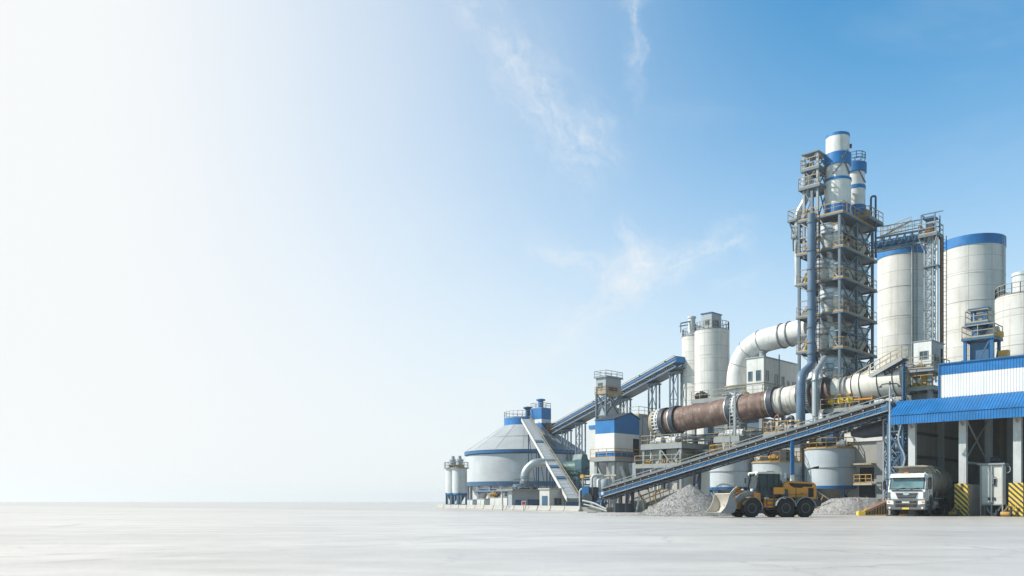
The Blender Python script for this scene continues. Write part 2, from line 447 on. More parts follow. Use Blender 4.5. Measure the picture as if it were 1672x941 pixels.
def deckp(parent, x0, x1, y0, y1, z, t=.22, mat='steel', rails='fblr', rmat='yellow', name='platform', sp=1.2, rr=.032):
    m = MB().bx(x0+.04,x1-.04,y0+.04,y1-.04,z-.07,z)
    m.bx(x0,x1,y0,y0+.1,z-t,z-.02); m.bx(x0,x1,y1-.1,y1,z-t,z-.02)
    m.bx(x0,x0+.1,y0+.1,y1-.1,z-t,z-.02); m.bx(x1-.1,x1,y0+.1,y1-.1,z-t,z-.02)
    n = max(1, int((x1-x0)/1.5))
    for i in range(1,n): 
        x = x0+(x1-x0)*i/n; m.bx(x-.05,x+.05,y0+.1,y1-.1,z-t,z-.072)
    p = m.build(name, M[mat], parent)
    e = .05; C = {'f':((x0+e,y0+e,z),(x1-e,y0+e,z)),'b':((x0+e,y1-e,z),(x1-e,y1-e,z)),'l':((x0+e,y0+e,z),(x0+e,y1-e,z)),'r':((x1-e,y0+e,z),(x1-e,y1-e,z))}
    if rails:
        r = MB()
        for k in rails: r.rail(C[k], sp=sp, r=rr)
        r.build('railing', M[rmat], p)
    return p
def cyclone(parent, c, r, zt, zc, zb, mat='cyclone', cone=.28):
    m = MB().lathe([(.0,zt+r*.25),(r*.5,zt+r*.2),(r,zt),(r,zc),(r*cone,zb),(0,zb)],(c[0],c[1],0),28)
    o = m.build('cyclone', M[mat], parent)
    b = MB()
    for z in (zt-.05, zc+.02, (zt+zc)/2): b.ring(r-.02,r+.07,z-.06,z+.06,(c[0],c[1],0),28)
    b.build('flange', M['lsteel'], o)
    return o

# ================================================================== SETTING
g = MB().add([(-4500,-300,0),(4500,-300,0),(4500,5000,0),(-4500,5000,0)],[(0,1,2,3)]).build('ground', M['ground'], smooth=False)
struct(g)

# camera
cam = bpy.data.cameras.new('camera'); co = bpy.data.objects.new('camera', cam); COL.objects.link(co)
co.location = (0,0,CAMH); co.rotation_euler = (R_(90),0,0)
cam.sensor_width = 36; cam.lens = F/1672*36; cam.shift_y = (HOR-470.5)/1672
cam.clip_start = .1; cam.clip_end = 12000; SC.camera = co

# sun
SUN = Vector((-.99,.07,.0)).normalized(); ELEV = R_(40)
SUNV = Vector((SUN.x*math.cos(ELEV), SUN.y*math.cos(ELEV), math.sin(ELEV)))
sl = bpy.data.lights.new('sun','SUN'); sl.energy = 5.0; sl.angle = R_(.5); sl.color = (1,.94,.85)
so = bpy.data.objects.new('sun', sl); COL.objects.link(so); so.location = (-40,-20,60)
so.rotation_euler = SUNV.to_track_quat('Z','Y').to_euler()

# sky
def make_world():
    w = bpy.data.worlds.new('World'); SC.world = w; w.use_nodes = True
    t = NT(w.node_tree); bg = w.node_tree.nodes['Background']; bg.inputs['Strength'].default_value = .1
    sk = t.new('ShaderNodeTexSky'); sk.sky_type = 'NISHITA'; sk.sun_disc = False
    sk.sun_elevation = ELEV; sk.sun_rotation = math.atan2(SUNV.x, SUNV.y) % (2*math.pi)
    sk.air_density = 1.0; sk.dust_density = .6; sk.ozone_density = 1.6; sk.altitude = 0
    d = t.new('ShaderNodeTexCoord').outputs['Generated']
    x, y, z = t.sep(d)
    az = t.m('ARCTAN2', x, y); el = t.m('ARCSINE', z)
    # pale glare of the humid air on the sun's side and along the horizon
    az2 = t.m('ADD', az, t.m('MULTIPLY', t.m('SUBTRACT', t.noise(d, 2.2, 3), .5), .12))
    ez = t.m('MAXIMUM', el, 0.0)
    a = t.mr(az2, SKY['az1'], SKY['az0'])
    hzn = t.m('EXPONENT', t.m('MULTIPLY', t.m('MULTIPLY', ez, ez), -1/SKY['hz']**2))
    hzn = t.m('MULTIPLY', hzn, t.mr(t.m('ABSOLUTE', az), .7, 1.6, 1.0, .45))  # horizon band weakened to the sides and rear to lower ambient light
    f = t.m('MULTIPLY', t.m('MAXIMUM', t.m('POWER', a, SKY['pow']), 0.0), t.m('MULTIPLY', t.mr(el, .95, .53), t.mr(az, -1.55, -.75)))  # glare faded out beyond the frame to lower ambient light
    f = t.m('SUBTRACT', 1.0, t.m('MULTIPLY', t.m('SUBTRACT', 1.0, f), t.m('SUBTRACT', 1.0, t.m('MULTIPLY', hzn, SKY['hzk']))))
    skc = t.mix(1.0, sk.outputs[0], SKY['tint'], 'MULTIPLY')
    zk = t.mr(el, .52, 1.0, 1.0, .42); un = t.m('MAXIMUM', t.mr(el, .54, .9), t.mr(t.m('ABSOLUTE', az), .65, 1.3))     # sky beyond the frame dimmed and warmed to shape the ambient light
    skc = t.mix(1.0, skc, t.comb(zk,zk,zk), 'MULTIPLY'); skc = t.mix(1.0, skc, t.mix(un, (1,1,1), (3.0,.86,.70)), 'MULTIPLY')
    c = t.mix(f, skc, SKY['white'])
    # thin cirrus
    def pa(px, py):
        A = math.atan((px-836)/F); return A, math.atan((HOR-py)/F*math.cos(A))
    n1 = t.noise(d, 11, 7, .66, 1.0); n2 = t.noise(d, 34, 6, .68, 1.2)
    wx = t.m('MULTIPLY', t.m('SUBTRACT', t.noise(d, 20, 5, .65), .5), .06); wy = t.m('MULTIPLY', t.m('SUBTRACT', t.noise(t.scale(d,(-1,1,1.3)), 20, 5, .65), .5), .06)
    A_ = t.m('ADD', az, wx); E_ = t.m('ADD', el, wy)
    tot = None
    for ci, (p, q, wd, st) in enumerate(CLOUDS):
        a0, e0 = pa(*p); a1, e1 = pa(*q); L = math.hypot(a1-a0, e1-e0); tx, ty = (a1-a0)/L, (e1-e0)/L
        da, de = t.m('SUBTRACT', A_, a0), t.m('SUBTRACT', E_, e0)
        al = t.m('ADD', t.m('MULTIPLY', da, tx), t.m('MULTIPLY', de, ty)); ac = t.m('ADD', t.m('MULTIPLY', da, -ty), t.m('MULTIPLY', de, tx))
        g_ = t.m('EXPONENT', t.m('MULTIPLY', t.m('MULTIPLY', ac, ac), -1/(wd/F)**2))
        e = t.m('MULTIPLY', t.mr(al, -.03, .03), t.mr(al, L+.03, L-.03))
        fib = t.noise(t.comb(t.m('MULTIPLY', al, 13), t.m('MULTIPLY', ac, 42), ci*3.7), 1.0, 7, .68, .9)
        q_ = t.m('MULTIPLY', t.m('MULTIPLY', g_, e), t.m('MULTIPLY', t.mr(t.m('ADD', t.m('MULTIPLY', fib, .75), t.m('MULTIPLY', n2, .25)), .34, .74), st*.8))
        tot = q_ if tot is None else t.m('ADD', tot, q_)
    fb = t.mr(t.m('ADD', t.m('MULTIPLY', n1, .55), t.m('MULTIPLY', n2, .45)), .38, .70)
    cl = t.m('MULTIPLY', tot, t.mr(n1, .2, .6, .45, 1.0), clamp=True)
    # faint veils over the rest of the sky
    veil = t.m('MULTIPLY', t.mr(t.noise(t.comb(t.m('MULTIPLY', az, 1.2), t.m('MULTIPLY', el, 3.0), 0.0), 2.2, 5, .6, .6), .5, .8), .12)
    cl = t.m('MAXIMUM', cl, veil)
    c = t.mix(cl, c, SKY['cloud'])
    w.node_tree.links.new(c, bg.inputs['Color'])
SKY = dict(az0=-.50, az1=.50, pow=1.35, hz=.30, hzk=.90, tint=(.12,1.25,1.60), white=(7.35,7.5,7.55), cloud=(7.1,7.35,7.5))
CLOUDS = [((760,-20),(850,120),30,.75),((820,80),(990,290),48,.75),((900,190),(1010,270),30,.5),((1022,-30),(1040,150),13,.8),((1010,10),(1060,-10),16,.5),
          ((800,620),(960,520),34,.55),((930,545),(1060,430),40,.75),((1000,462),(1220,385),26,.9),((885,405),(1010,455),20,.85),((1022,365),(1062,445),20,.75),((1190,475),(1250,458),24,.6),((690,690),(880,590),46,.4)]
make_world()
HAZE = .00035
if HAZE:
    h = MB().bx(-4700,4700,-500,5200,-1.0,44).build('haze', bpy.data.materials.new('humid_air'), smooth=False)
    struct(h, 'stuff')
    hm = h.data.materials[0]; hm.use_nodes = True; nt = hm.node_tree
    nt.nodes.remove(nt.nodes['Principled BSDF'])
    pv = nt.nodes.new('ShaderNodeVolumePrincipled'); pv.inputs['Color'].default_value = (.80,.83,.86,1)
    pv.inputs['Density'].default_value = HAZE; pv.inputs['Anisotropy'].default_value = .35
    nt.links.new(pv.outputs[0], nt.nodes['Material Output'].inputs['Volume'])

# ================================================================== LOADING SHED
# shed frame: x runs to the right along the front, y goes inside
q2 = math.sqrt(.5)
def uv(xs, ys, x0=25.6, v0=70.5):       # shed frame -> world
    u = x0-xs; v = v0+ys
    return ((v-u)*q2, (v+u)*q2)
sx, sy = uv(0,0)
shed = thing('loading_shed', 'open truck loading shed with blue corrugated canopy and white clad upper storey', 'shed', (sx,sy,0), GRID)
for i, xc in enumerate((0,3.72,7.42,11.1)):
    c = MB(); c.bx(xc-.26,xc+.26,-.2,-.14,0,8.4); c.bx(xc-.26,xc+.26,.14,.2,0,8.4); c.bx(xc-.1,xc+.1,-.14,.14,0,8.4)
    c.bx(xc-.36,xc+.36,-.32,.32,0,.12)
    for z in (2.5,4.6,6.4): c.bx(xc-.255,xc-.1,-.137,.137,z,z+.05); c.bx(xc+.1,xc+.255,-.137,.137,z,z+.05)
    col_ = c.build('column', M['colsteel'], shed, bevel=0)
    k = MB().beam((xc,-.1,7.5),(xc-.9,-.1,8.35),.14); k.beam((xc,-.1,7.5),(xc+.9,-.1,8.35),.14); k.build('knee_brace', M['lsteel'], col_)
    if i in (1,2,3):
        gd = MB().bx(xc-.48,xc+.48,-.50,-.24,.05,2.45)
        gd.build('hazard_guard', M['stripes'], shed, bevel=.02)
for i, xc in enumerate((0.02,3.72,7.42,11.1)):
    for j, yc in enumerate((6.2,12.2)):
        MB().bx(xc-.24,xc+.24,yc-.22,yc+.22,0,8.4).build('column', M['lsteel'], shed)
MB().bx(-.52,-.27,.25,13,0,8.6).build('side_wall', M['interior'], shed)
gm = MB()
for z in (2.6,4.6,6.5): gm.bx(-.268,-.10,.6,12,z,z+.22)
gm.build('girt', M['dsteel'], shed)
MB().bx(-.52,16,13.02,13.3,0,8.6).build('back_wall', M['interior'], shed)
MB().bx(3.60,3.84,.5,5.9,0,2.42).build('partition_wall', M['concrete'], shed)
MB().bx(3.58,3.86,.5,5.9,4.0,4.16).beam((3.72,.4,4.2),(3.72,5.9,7.6),.09).beam((3.72,5.9,4.2),(3.72,.4,7.6),.09).build('cross_bracing', M['lsteel'], shed)
MB().bx(7.32,7.54,.5,12,0,2.42).build('partition_wall', M['concrete'], shed)
rb = MB()
for xc in (0.02,3.72,7.42,11.1): rb.bx(xc-.15,xc+.15,-.19,13,8.42,8.78)
for y in (2.2,4.3,6.4,8.5,10.6): rb.bx(-.3,16,y-.08,y+.08,8.79,8.93)
rb.build('roof_beams', M['dsteel'], shed)
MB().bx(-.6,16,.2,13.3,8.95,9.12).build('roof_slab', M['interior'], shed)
# canopy
cn = MB().corr((-1.35,-1.56,7.84),(17.4,0,0),(0,1.87,1.32),.22,.032); cn.build('canopy_roof', M['cladb'], shed)
MB().corr((-1.3,-1.5,7.15),(17.3,0,0),(0,0,.68),.2,.024).build('fascia', M['cladb'], shed)
MB().bx(-1.3,16,-1.44,-1.34,7.15,7.27).bx(-1.3,16,-1.44,-1.34,7.68,7.8).build('fascia_rail', M['greypaint'], shed)
MB().prism([(-1.48,7.16),(-1.48,7.82),(.22,9.05),(.22,8.4)],-1.33,-1.27).build('canopy_end', M['cladb'], shed)
cr = MB()
for xc in (0,3.72,7.42,11.1,14.8):
    cr.beam((xc,-.2,8.5),(xc,-1.4,7.6),.16,.22); cr.beam((xc,-.2,6.9),(xc,-1.2,7.5),.1)
cr.bx(-1.2,16,-.8,-.65,8.1,8.25)
cr.build('canopy_frame', M['greypaint'], shed)
# upper storey
MB().bx(1.95,16,.42,13.2,9.125,11.72).build('upper_wall', M['cladw'], shed)
MB().corr((1.9,.36,9.12),(14,0,0),(0,0,1.82),.2,.014).build('white_cladding', M['cladw'], shed)
MB().corr((1.9,.34,10.94),(14,0,0),(0,0,.80),.2,.022).build('blue_cladding', M['cladb'], shed)
MB().bx(1.86,16,.22,.46,11.74,11.84).bx(1.82,1.92,.26,13.2,9.12,11.735).build('edge_trim', M['blue'], shed)

# mobile hazard feet at the columns
for xc, tx in ((3.2,'low black and yellow guard post lying at the foot of the middle striped column'),(6.75,'low black and yellow guard post lying at the foot of the right striped column')):
    x, y = uv(xc,-.95)
    b = thing('wheel_guard', tx, 'guard', (x,y,0), GRID, 'guards at the shed columns')
    MB().lathe([(0,-.3),(.13,-.3),(.15,-.26),(.15,.26),(.13,.3),(0,.3)],(.1,0,.2),16,'x').build('roller', M['yellow'], b)
    MB().bx(-.5,-.43,-.2,.2,0,.5).bx(.43,.5,-.2,.2,0,.5).bx(-.5,.5,.21,.29,0,.16).build('bracket', M['dsteel'], b)
    MB().beam((.3,.22,.16),(.75,.3,.8),.08).beam((-.2,.22,.16),(.3,.34,.9),.07).build('strut', M['yellow'], b)

# pale process tank in the bay
x, y = uv(6.2,.85)
tk = thing('bay_tank', 'tall pale steel box tank on legs standing between the two striped columns', 'tank', (x,y,0), GRID)
MB().bx(-1.5,0,0,.85,.85,3.85).build('tank_body', M['pale'], tk, bevel=.05)
MB().bx(-1.72,.16,-.16,1.0,3.86,3.98).build('lid', M['lsteel'], tk)
for x_ in (-1.5,-.75,0):
    MB().beam((x_,-.06,0),(x_,-.06,3.85),.09).build('leg', M['lsteel'], tk)
for x_ in (-1.5,0): MB().beam((x_,.9,0),(x_,.9,.9),.09).build('rear_leg', M['lsteel'], tk)
MB().bx(-1.56,.06,-.12,-.02,.82,.92).build('rail', M['lsteel'], tk)
pp = MB()
pp.path(fillet([(-.95,-.09,3.8),(-.95,-.22,3.3),(-.62,-.22,3.1),(-.62,-.12,2.4)],.2,5),.035,8)
pp.path(fillet([(.05,.2,3.2),(.5,.1,3.3),(.45,.1,3.75),(.1,.3,3.75)],.2,5),.032,8)
pp.path(fillet([(-1.2,.3,.8),(-1.0,.1,.3),(-.6,.1,.1)],.2,5),.05,8); pp.path(fillet([(-.2,.3,.8),(-.4,.1,.3),(-.7,.1,.1)],.2,5),.05,8)
pp.build('pipework', M['galv'], tk)
MB().box((-.62,-.04,2.55),(.3,.1,.5)).build('gauge_box', M['dsteel'], tk); MB().box((-.75,-.03,1.3),(.5,.06,.22)).build('sight_glass', M['dsteel'], tk)
motor(tk,(-.6,.4,3.98),.7,'dsteel','x','fan_motor')

# blue lattice mast under the canopy end
cx_, cy_, _ = wp(1466,819,69.2)
lm = thing('lattice_mast', 'blue lattice steel mast holding the left end of the blue canopy', 'mast', (cx_,cy_,0), GRID)
lattice(lm,-.55,.55,-.5,.5,0,8.4,5,'bluesteel',.2,.1)
MB().path(fillet([(.7,-.6,8),(.2,-.7,6),(.9,-.6,4.6),(.3,-.6,3)],.7,6),.07,8).build('cable_duct', M['galv'], lm)

# ================================================================== STORE, SILOS
def silo(name, label, px, Y, rad, ztop, mat, group, band=0, z0=0, roof=.35, rail=True, loc=None, cat='silo'):
    X = (px-836)*Y/F if loc is None else loc[0]
    T = thing(name, label, cat, (X,Y,0), 0, group)
    MB().lathe([(rad,z0),(rad,ztop-band)],n=64).build('shell', M[mat], T)
    if band: MB().ring(rad-.1,rad+.06,ztop-band+.002,ztop,n=64).build('rim_band', M['cladb'], T)
    MB().lathe([(rad+.05,ztop),(rad*.35,ztop+roof),(0,ztop+roof+.05)],n=48).build('roof', M['lsteel'], T)
    rg = MB(); z = z0+2.2
    while z < ztop-band-.6: rg.ring(rad-.05,rad+.03,z-.05,z+.05,n=64); z += 3.5
    rg.build('stiffener_ring', M[mat], T)
    if rail: MB().crail((0,0,ztop),rad-.06,n=22).build('railing', M['tan'], T)
    return T
S1 = silo('storage_silo','tall white silo with blue rim next to the lattice preheater tower',1474,104,2.83,31.3,'siloL','tall white silos',.8)
MB().ladder((.15,-2.95,12),(.15,-2.95,31.2),.45,(1,0,0)).build('ladder', M['lsteel'], S1)
MB().path([(-.25,-2.93,10),(-.25,-2.93,31.2)],.06,8).build('riser_pipe', M['galv'], S1)
S2 = silo('storage_silo','widest tall white silo with plain blue rim right of the elevator shaft',1588,112,3.78,35.0,'siloL','tall white silos',1.25,rail=False)
MB().ladder((2.2,-3.2,12),(2.2,-3.2,35),.5,(1,.9,0),False).build('ladder', M['galv'], S2)
S3 = silo('storage_silo','shorter cream silo with railed roof cut off by the right edge',1675,84,2.66,21.1,'siloL','tall white silos',0)
c3 = MB().lathe([(.0,21.3),(.95,21.3),(.95,23.0),(1.02,23.0),(1.02,23.3),(.0,23.35)],(-.6,-.6,0),24).build('roof_filter', M['vessel'], S3)
M2 = silo('cement_silo','front silo of the pale banded twin silos, carrying the roof cabin',1162.5,110,2.18,22.9,'siloM','twin cement silos')
M1 = silo('cement_silo','rear narrower silo of the pale banded twin silos, where the blue gallery ends',1135,114,1.72,22.9,'siloM','twin cement silos')
# cabin on M2
X, Y, L, Rr = cor(1162,108.6,1146,1184)
cb = thing('roof_cabin','small grey cabin with dark windows on top of the twin silos','cabin',(X,Y,23.0),GRID)
MB().bx(-1.5,0,0,2.3,0,2.0).build('wall', M['cladg'], cb)
MB().bx(-1.6,.1,-.1,2.4,2.01,2.12).build('roof', M['blue'], cb)
window(cb,-.95,-.35,.55,1.25,0); window(cb,.7,1.5,.5,1.25,0,'x')
rc = thing('roof_vent','capped vent stack with beams on top of the rear twin silo','vent',(X-1.9,111.5,23.0))
MB().lathe([(.0,0),(.45,0),(.45,1.9),(.55,1.9),(.55,2.1),(0,2.15)],n=20).build('stack', M['vessel'], rc)
MB().beam((-1.5,-.3,0),(-1.5,-.3,1.2),.1).beam((-1.5,-.3,1.2),(0,-.3,1.5),.14).beam((0,.3,1.2),(-1.5,.6,1.0),.12).build('pipe_frame', M['steel'], rc)

# dome store
dx, dy = 2.15, 145.0
dm = thing('dome_store','large round store with conical grey roof and blue eave band','dome',(dx,dy,0))
MB().lathe([(9.9,4.3),(9.9,8.7)],n=96).build('drum', M['drum'], dm)
MB().lathe([(10.2,9.35),(3.4,13.9),(3.4,13.95),(0,14.0)],n=96).build('roof', M['dome'], dm)
MB().ring(9.6,10.2,8.82,9.3,n=96).build('eave_band', M['blue'], dm)
MB().ring(9.4,10.0,3.6,4.3,n=96).build('base_band', M['bluesteel'], dm)
MB().lathe([(3.5,13.75),(3.5,15.05),(0,15.15)],n=48).build('crown_ring', M['cladb'], dm)
MB().crail((0,0,15.1),3.45,n=26).build('railing', M['lsteel'], dm)
rr = MB()
for i in range(14):
    a = 2*math.pi*(i+.4)/14
    rr.beam((10.15*math.cos(a),10.15*math.sin(a),9.40),(3.45*math.cos(a),3.45*math.sin(a),13.90),.06,.03)
rr.ring(6.75,6.83,11.62,11.72,n=96)
rr.build('roof_ribs', M['dome'], dm)
for i in range(22):
    a = 2*math.pi*(i+.3)/22
    if math.sin(a) > .35: continue
    c, s_ = math.cos(a), math.sin(a)
    MB().tube((9.6*c,9.6*s_,0),(9.6*c,9.6*s_,3.6),.28,n=10).build('column', M['lsteel'], dm)
for i in range(16):
    a = 2*math.pi*i/16
    if math.sin(a) > .35: continue
    MB().lathe([(1.5,3.6),(.35,1.3),(.35,.9)],(7.6*math.cos(a),7.6*math.sin(a),0),14).build('hopper', M['vessel'], dm)
MB().lathe([(5.6,0),(5.6,3.6)],n=40).build('core_wall', M['dsteel'], dm)
# blue head house beside the crown
p = wp(883,819,142)
dh = thing('head_house','blue box tower with white stripe and small stack on the dome roof','head house',(p.x,p.y,0),GRID)
zb = hz(705,142); zt = hz(668,142)
MB().bx(-1.25,1.25,-1.15,1.15,zb-1.6,zb+1.3).build('lower_body', M['cladb'], dh)
MB().bx(-1.24,1.24,-1.14,1.14,zb+1.3,zb+1.95).build('white_stripe', M['cladw'], dh)
MB().bx(-1.25,1.25,-1.15,1.15,zb+1.95,zt).build('upper_body', M['cladb'], dh)
MB().rail([(-1.2,-1.1,zt),(1.2,-1.1,zt),(1.2,1.1,zt),(-1.2,1.1,zt)],.9,closed=True).build('railing', M['lsteel'], dh)
MB().lathe([(.45,zt),(.45,zt+1.35),(.75,zt+1.35),(.75,zt+1.6),(0,zt+1.7)],n=20).build('stack', M['cladb'], dh)
vt = thing('mushroom_vent','blue mushroom vent on the dome crown beside the head house','vent',(dx+.5,dy-2.0,15.1))
MB().lathe([(.45,0),(.4,1.3)],n=18).build('neck', M['bluesteel'], vt)
MB().lathe([(.4,1.3),(.8,1.55),(.8,1.7),(0,1.85)],n=24).build('cap', M['bluesteel'], vt)
# roof stair of the dome
st = thing('roof_stair','steep railed stair climbing the dome roof right of the sloping conveyor','stair',(dx,dy,0))
a0 = R_(-62)
def dp(r, dz=0): return (r*math.cos(a0), r*math.sin(a0), 9.4+(10.2-r)*.67+dz)
MB().beam(dp(10.1,.2),dp(3.7,.2),.7,.1).build('treads', M['lsteel'], st)
MB().rail([dp(10.1,.25),dp(3.7,.25)],.9).build('railing', M['steel'], st)

# pair of small silos at the left end
def small_silo(px, Y, label):
    T = thing('small_silo', label, 'silo', ((px-836)*Y/F, Y, 0), 0, 'small silos at the left end')
    r = 1.13; zt = hz(765,Y); zb = hz(806,Y)
    MB().lathe([(r,zb),(r,zt),(r*.3,zt+.35),(0,zt+.4)],n=40).build('shell', M['vessel'], T)
    MB().lathe([(r-.04,zb),(.3,.9),(.3,.4)],n=24).build('cone', M['bluesteel'], T)
    for i in range(6):
        a = 2*math.pi*(i+.5)/6
        MB().beam((r*math.cos(a),r*math.sin(a),0),(r*math.cos(a),r*math.sin(a),zb+.1),.2).build('leg', M['blue'], T)
    for i in (3,4): 
        a = 2*math.pi*i/6+.12; a2 = a+.75; MB().add([(r*.95*math.cos(q),r*.95*math.sin(q),z) for q in (a,a2) for z in (.1,zb-.3)]+[(r*.90*math.cos(q),r*.90*math.sin(q),z) for q in (a,a2) for z in (.1,zb-.3)],[(0,2,3,1),(4,5,7,6),(0,1,5,4),(2,6,7,3),(1,3,7,5),(0,4,6,2)]).build('skirt_panel', M['galv'], T)
    MB().ring(r-.06,r+.05,zb-.25,zb+.02,n=40).ring(r-.06,r+.05,.5,.7,n=40).build('leg_ring', M['blue'], T)
    MB().ring(r-.02,r+.3,zt-.05,zt+.02,n=40).crail((0,0,zt),r+.22,.9,12).build('roof_railing', M['lsteel'], T)
    f = MB().lathe([(.0,zt+.3),(.5,zt+.3),(.5,zt+1.1),(.62,zt+1.1),(.62,zt+1.3),(.3,zt+1.5),(.25,zt+1.9),(0,zt+1.9)],n=18).build('roof_filter', M['galv'], T)
    MB().bx(-.5,.7,-.8,-.45,zt+.05,zt+.55).build('walk_box', M['yellow'], f)
small_silo(750.5,131,'front silo of the small pair at the left end of the plant, blue legs')
small_silo(739.5,133.6,'rear silo of the small pair at the left end, half hidden by its neighbour')

# ================================================================== BARRIER ROW
A0, A1 = Vector((-11.6,134,0)), Vector((7.05,87.6,0)); dv = (A1-A0).normalized()
NB = 14; stp = (A1-A0).length/NB; ang = math.atan2(dv.y, dv.x)
ORD = ['first','second','third','fourth','fifth','sixth','seventh','eighth','ninth','tenth','eleventh','twelfth','thirteenth','last']
def barrier_mesh(var):
    m = MB(); h = .56; L = stp-.12
    pr = [(-.28,0),(-.28,.12),(-.16,.22),(-.12,h),(.12,h),(.16,.22),(.28,.12),(.28,0)]
    m.prism(pr,-L/2,L/2,'x'); return m
first = None
for i in range(NB):
    c = A0+dv*(stp*(i+.5))
    lab = 'pale concrete barrier block, %s from the left in the long low row' % ORD[i]
    if first is None:
        first = barrier_mesh(0).build('barrier_block', M['concrete'], None, bevel=.02); o = first
    else:
        o = first.copy(); COL.objects.link(o)
    o.location = c; o.rotation_euler = (0,0,ang+random.uniform(-.012,.012)); tag(o, lab, 'barrier', 'concrete barrier row')
# raised slab edge under the row
pts = [A0-dv*1.2, A1+dv*2.6]; nrm = Vector((-dv.y,dv.x,0))
if nrm.y > 0: nrm = -nrm
kb = MB()
kb.add([(p.x,p.y,z) for z in (0.0,.07) for p in (pts[0]+nrm*.6,pts[1]+nrm*.6,pts[1]-nrm*.6,pts[0]-nrm*.6)],[(3,2,1,0),(4,5,6,7),(0,1,5,4),(1,2,6,5),(2,3,7,6),(3,0,4,7)])
kb = kb.build('kerb_strip', M['concrete']); struct(kb)
for o in list(COL.objects):
    if o.name.startswith('barrier_block'): o.location.z = .07

# ================================================================== DOME CONVEYOR AND LEFT YARD
p0, p1 = wp(935,822,97), wp(858,688,139)
dc = thing('inclined_conveyor','long grey covered conveyor sloping down from the dome crown to the yard','conveyor',(p0.x,p0.y,0))
a, b = Vector((0,0,p0.z+.2)), p1-Vector((p0.x,p0.y,0))
d = (b-a); sd = d.cross(Vector((0,0,1))).normalized(); up = sd.cross(d).normalized()
MB().beam(a,b,1.1,.5,up).build('trough', M['galv'], dc)
for s in (-1,1):
    MB().beam(a+sd*s*.66+up*.25,b+sd*s*.66+up*.25,.1,.42,up).build('side_beam', M['pale'] if s<0 else M['lsteel'], dc)
cv = MB(); n = 30
for i in range(n):
    q0, q1 = a.lerp(b,(i+.04)/n)+up*.32, a.lerp(b,(i+.96)/n)+up*.32
    cv.beam(q0,q1,1.08,.1,up)
cv.build('cover_plates', M['cladg'], dc)
for f in (.18,.30,.62):
    q = a.lerp(b,f)+up*.42; MB().beam(q,q+d.normalized()*1.1,1.12,.16,up).build('hatch', M['bluesteel'], dc)
MB().rail([a+sd*.76+up*.1,b+sd*.76+up*.1],.8,1.6,.03).build('railing', M['tan'], dc)
for f in (.3,.55,.8):
    q = a.lerp(b,f); m = MB()
    m.beam(q+sd*.6,(q.x+sd.x*.6,q.y+sd.y*.6,0),.16); m.beam(q-sd*.6,(q.x-sd.x*.6,q.y-sd.y*.6,0),.16)
    m.beam((q.x+sd.x*.6,q.y+sd.y*.6,q.z*.2),q-sd*.6,.09); m.build('trestle', M['bluesteel'], dc)
MB().box((a.x,a.y,.55),(1.7,1.5,1.0)).build('tail_box', M['bluesteel'], dc, bevel=.04)
MB().box((a.x,a.y,1.15),(1.3,1.2,.2)).build('spill_rim', M['tan'], dc)

# elbow duct in front of the dome
q = wp(857,819,113)
ed = thing('elbow_duct','galvanised elbow duct rising from a blue base and bending right before the dome','duct',(q.x,q.y,0))
zz = hz(788,113); zt = hz(761,113); rd = .55
MB().path(fillet([(0,0,zz-.4),(0,0,zt-.7),(1.1,0,zt+.3),(1.7,0,zt+.45),(4.2,.4,zt+.45)],.8,6),rd,22).build('duct', M['galv'], ed)
MB().ring(rd-.02,rd+.12,zz-.1,zz+.1,n=24).ring(rd-.02,rd+.12,zz+.7,zz+.82,n=24).build('flange', M['lsteel'], ed)
MB().lathe([(1.6,zz-.6),(1.6,zz-.35),(0,zz-.35)],n=8).crail((0,0,zz-.35),1.55,.8,10).build('collar_deck', M['steel'], ed)
for sx_ in (-1,1):
    for sy_ in (-1,1): MB().beam((sx_*1.1,sy_*1.1,0),(sx_*1.1,sy_*1.1,zz-.6),.2).build('leg', M['bluesteel'], ed)
MB().beam((-1.1,-1.1,.2),(1.1,-1.1,zz-.8),.1).beam((1.1,-1.1,.2),(-1.1,-1.1,zz-.8),.1).bx(-.7,.7,-.7,.7,.3,zz-.7).build('base_frame', M['bluesteel'], ed)
MB().beam((4.3,.4,0),(4.3,.4,zt),.16).beam((3.4,.9,0),(3.4,.9,zt),.16).build('prop', M['lsteel'], ed)

# guard house and its neighbours
X, Y, L, Rr = cor(897,99,881,921)
gh = thing('guardhouse','small beige flat-roofed guardhouse with a dark door and two-pane window','hut',(X,Y,0),GRID)
zt = hz(797,99)
MB().bx(-L,0,0,Rr,0,zt-.18).build('wall', M['pale'], gh)
MB().bx(-L-.12,.12,-.12,Rr+.12,zt-.18,zt).build('roof', M['concrete'], gh)
dr = MB().bx(-L+.4,-.3,-.04,.02,.05,1.75).build('door', M['bluesteel'], gh)
MB().box((-.5,-.06,.9),(.05,.08,.14)).build('handle', M['lsteel'], dr)
window(gh,.8,2.1,.65,1.5,0,'x',bars=1)
X, Y, L, Rr = cor(836,105,818,884)
ls = thing('pump_shed','low grey shed with flat beige canopy and blue side, left of the guardhouse','shed',(X,Y,0),GRID)
zt = hz(799,105)
MB().bx(-L*.35,0,0,Rr,0,zt-.15).build('wall', M['cladg'], ls)
MB().bx(-L-.4,.5,-.4,Rr+.4,zt-.15,zt).build('roof', M['tan'], ls)
MB().bx(-L,-L+.15,0,.15,0,zt-.15).build('post', M['pale'], ls)
MB().bx(.005,.03,.6,2.2,.05,1.3).build('door', M['blue'], ls)
MB().bx(.0,.05,2.8,Rr-.3,.0,1.35).build('blue_panel', M['bluesteel'], ls)
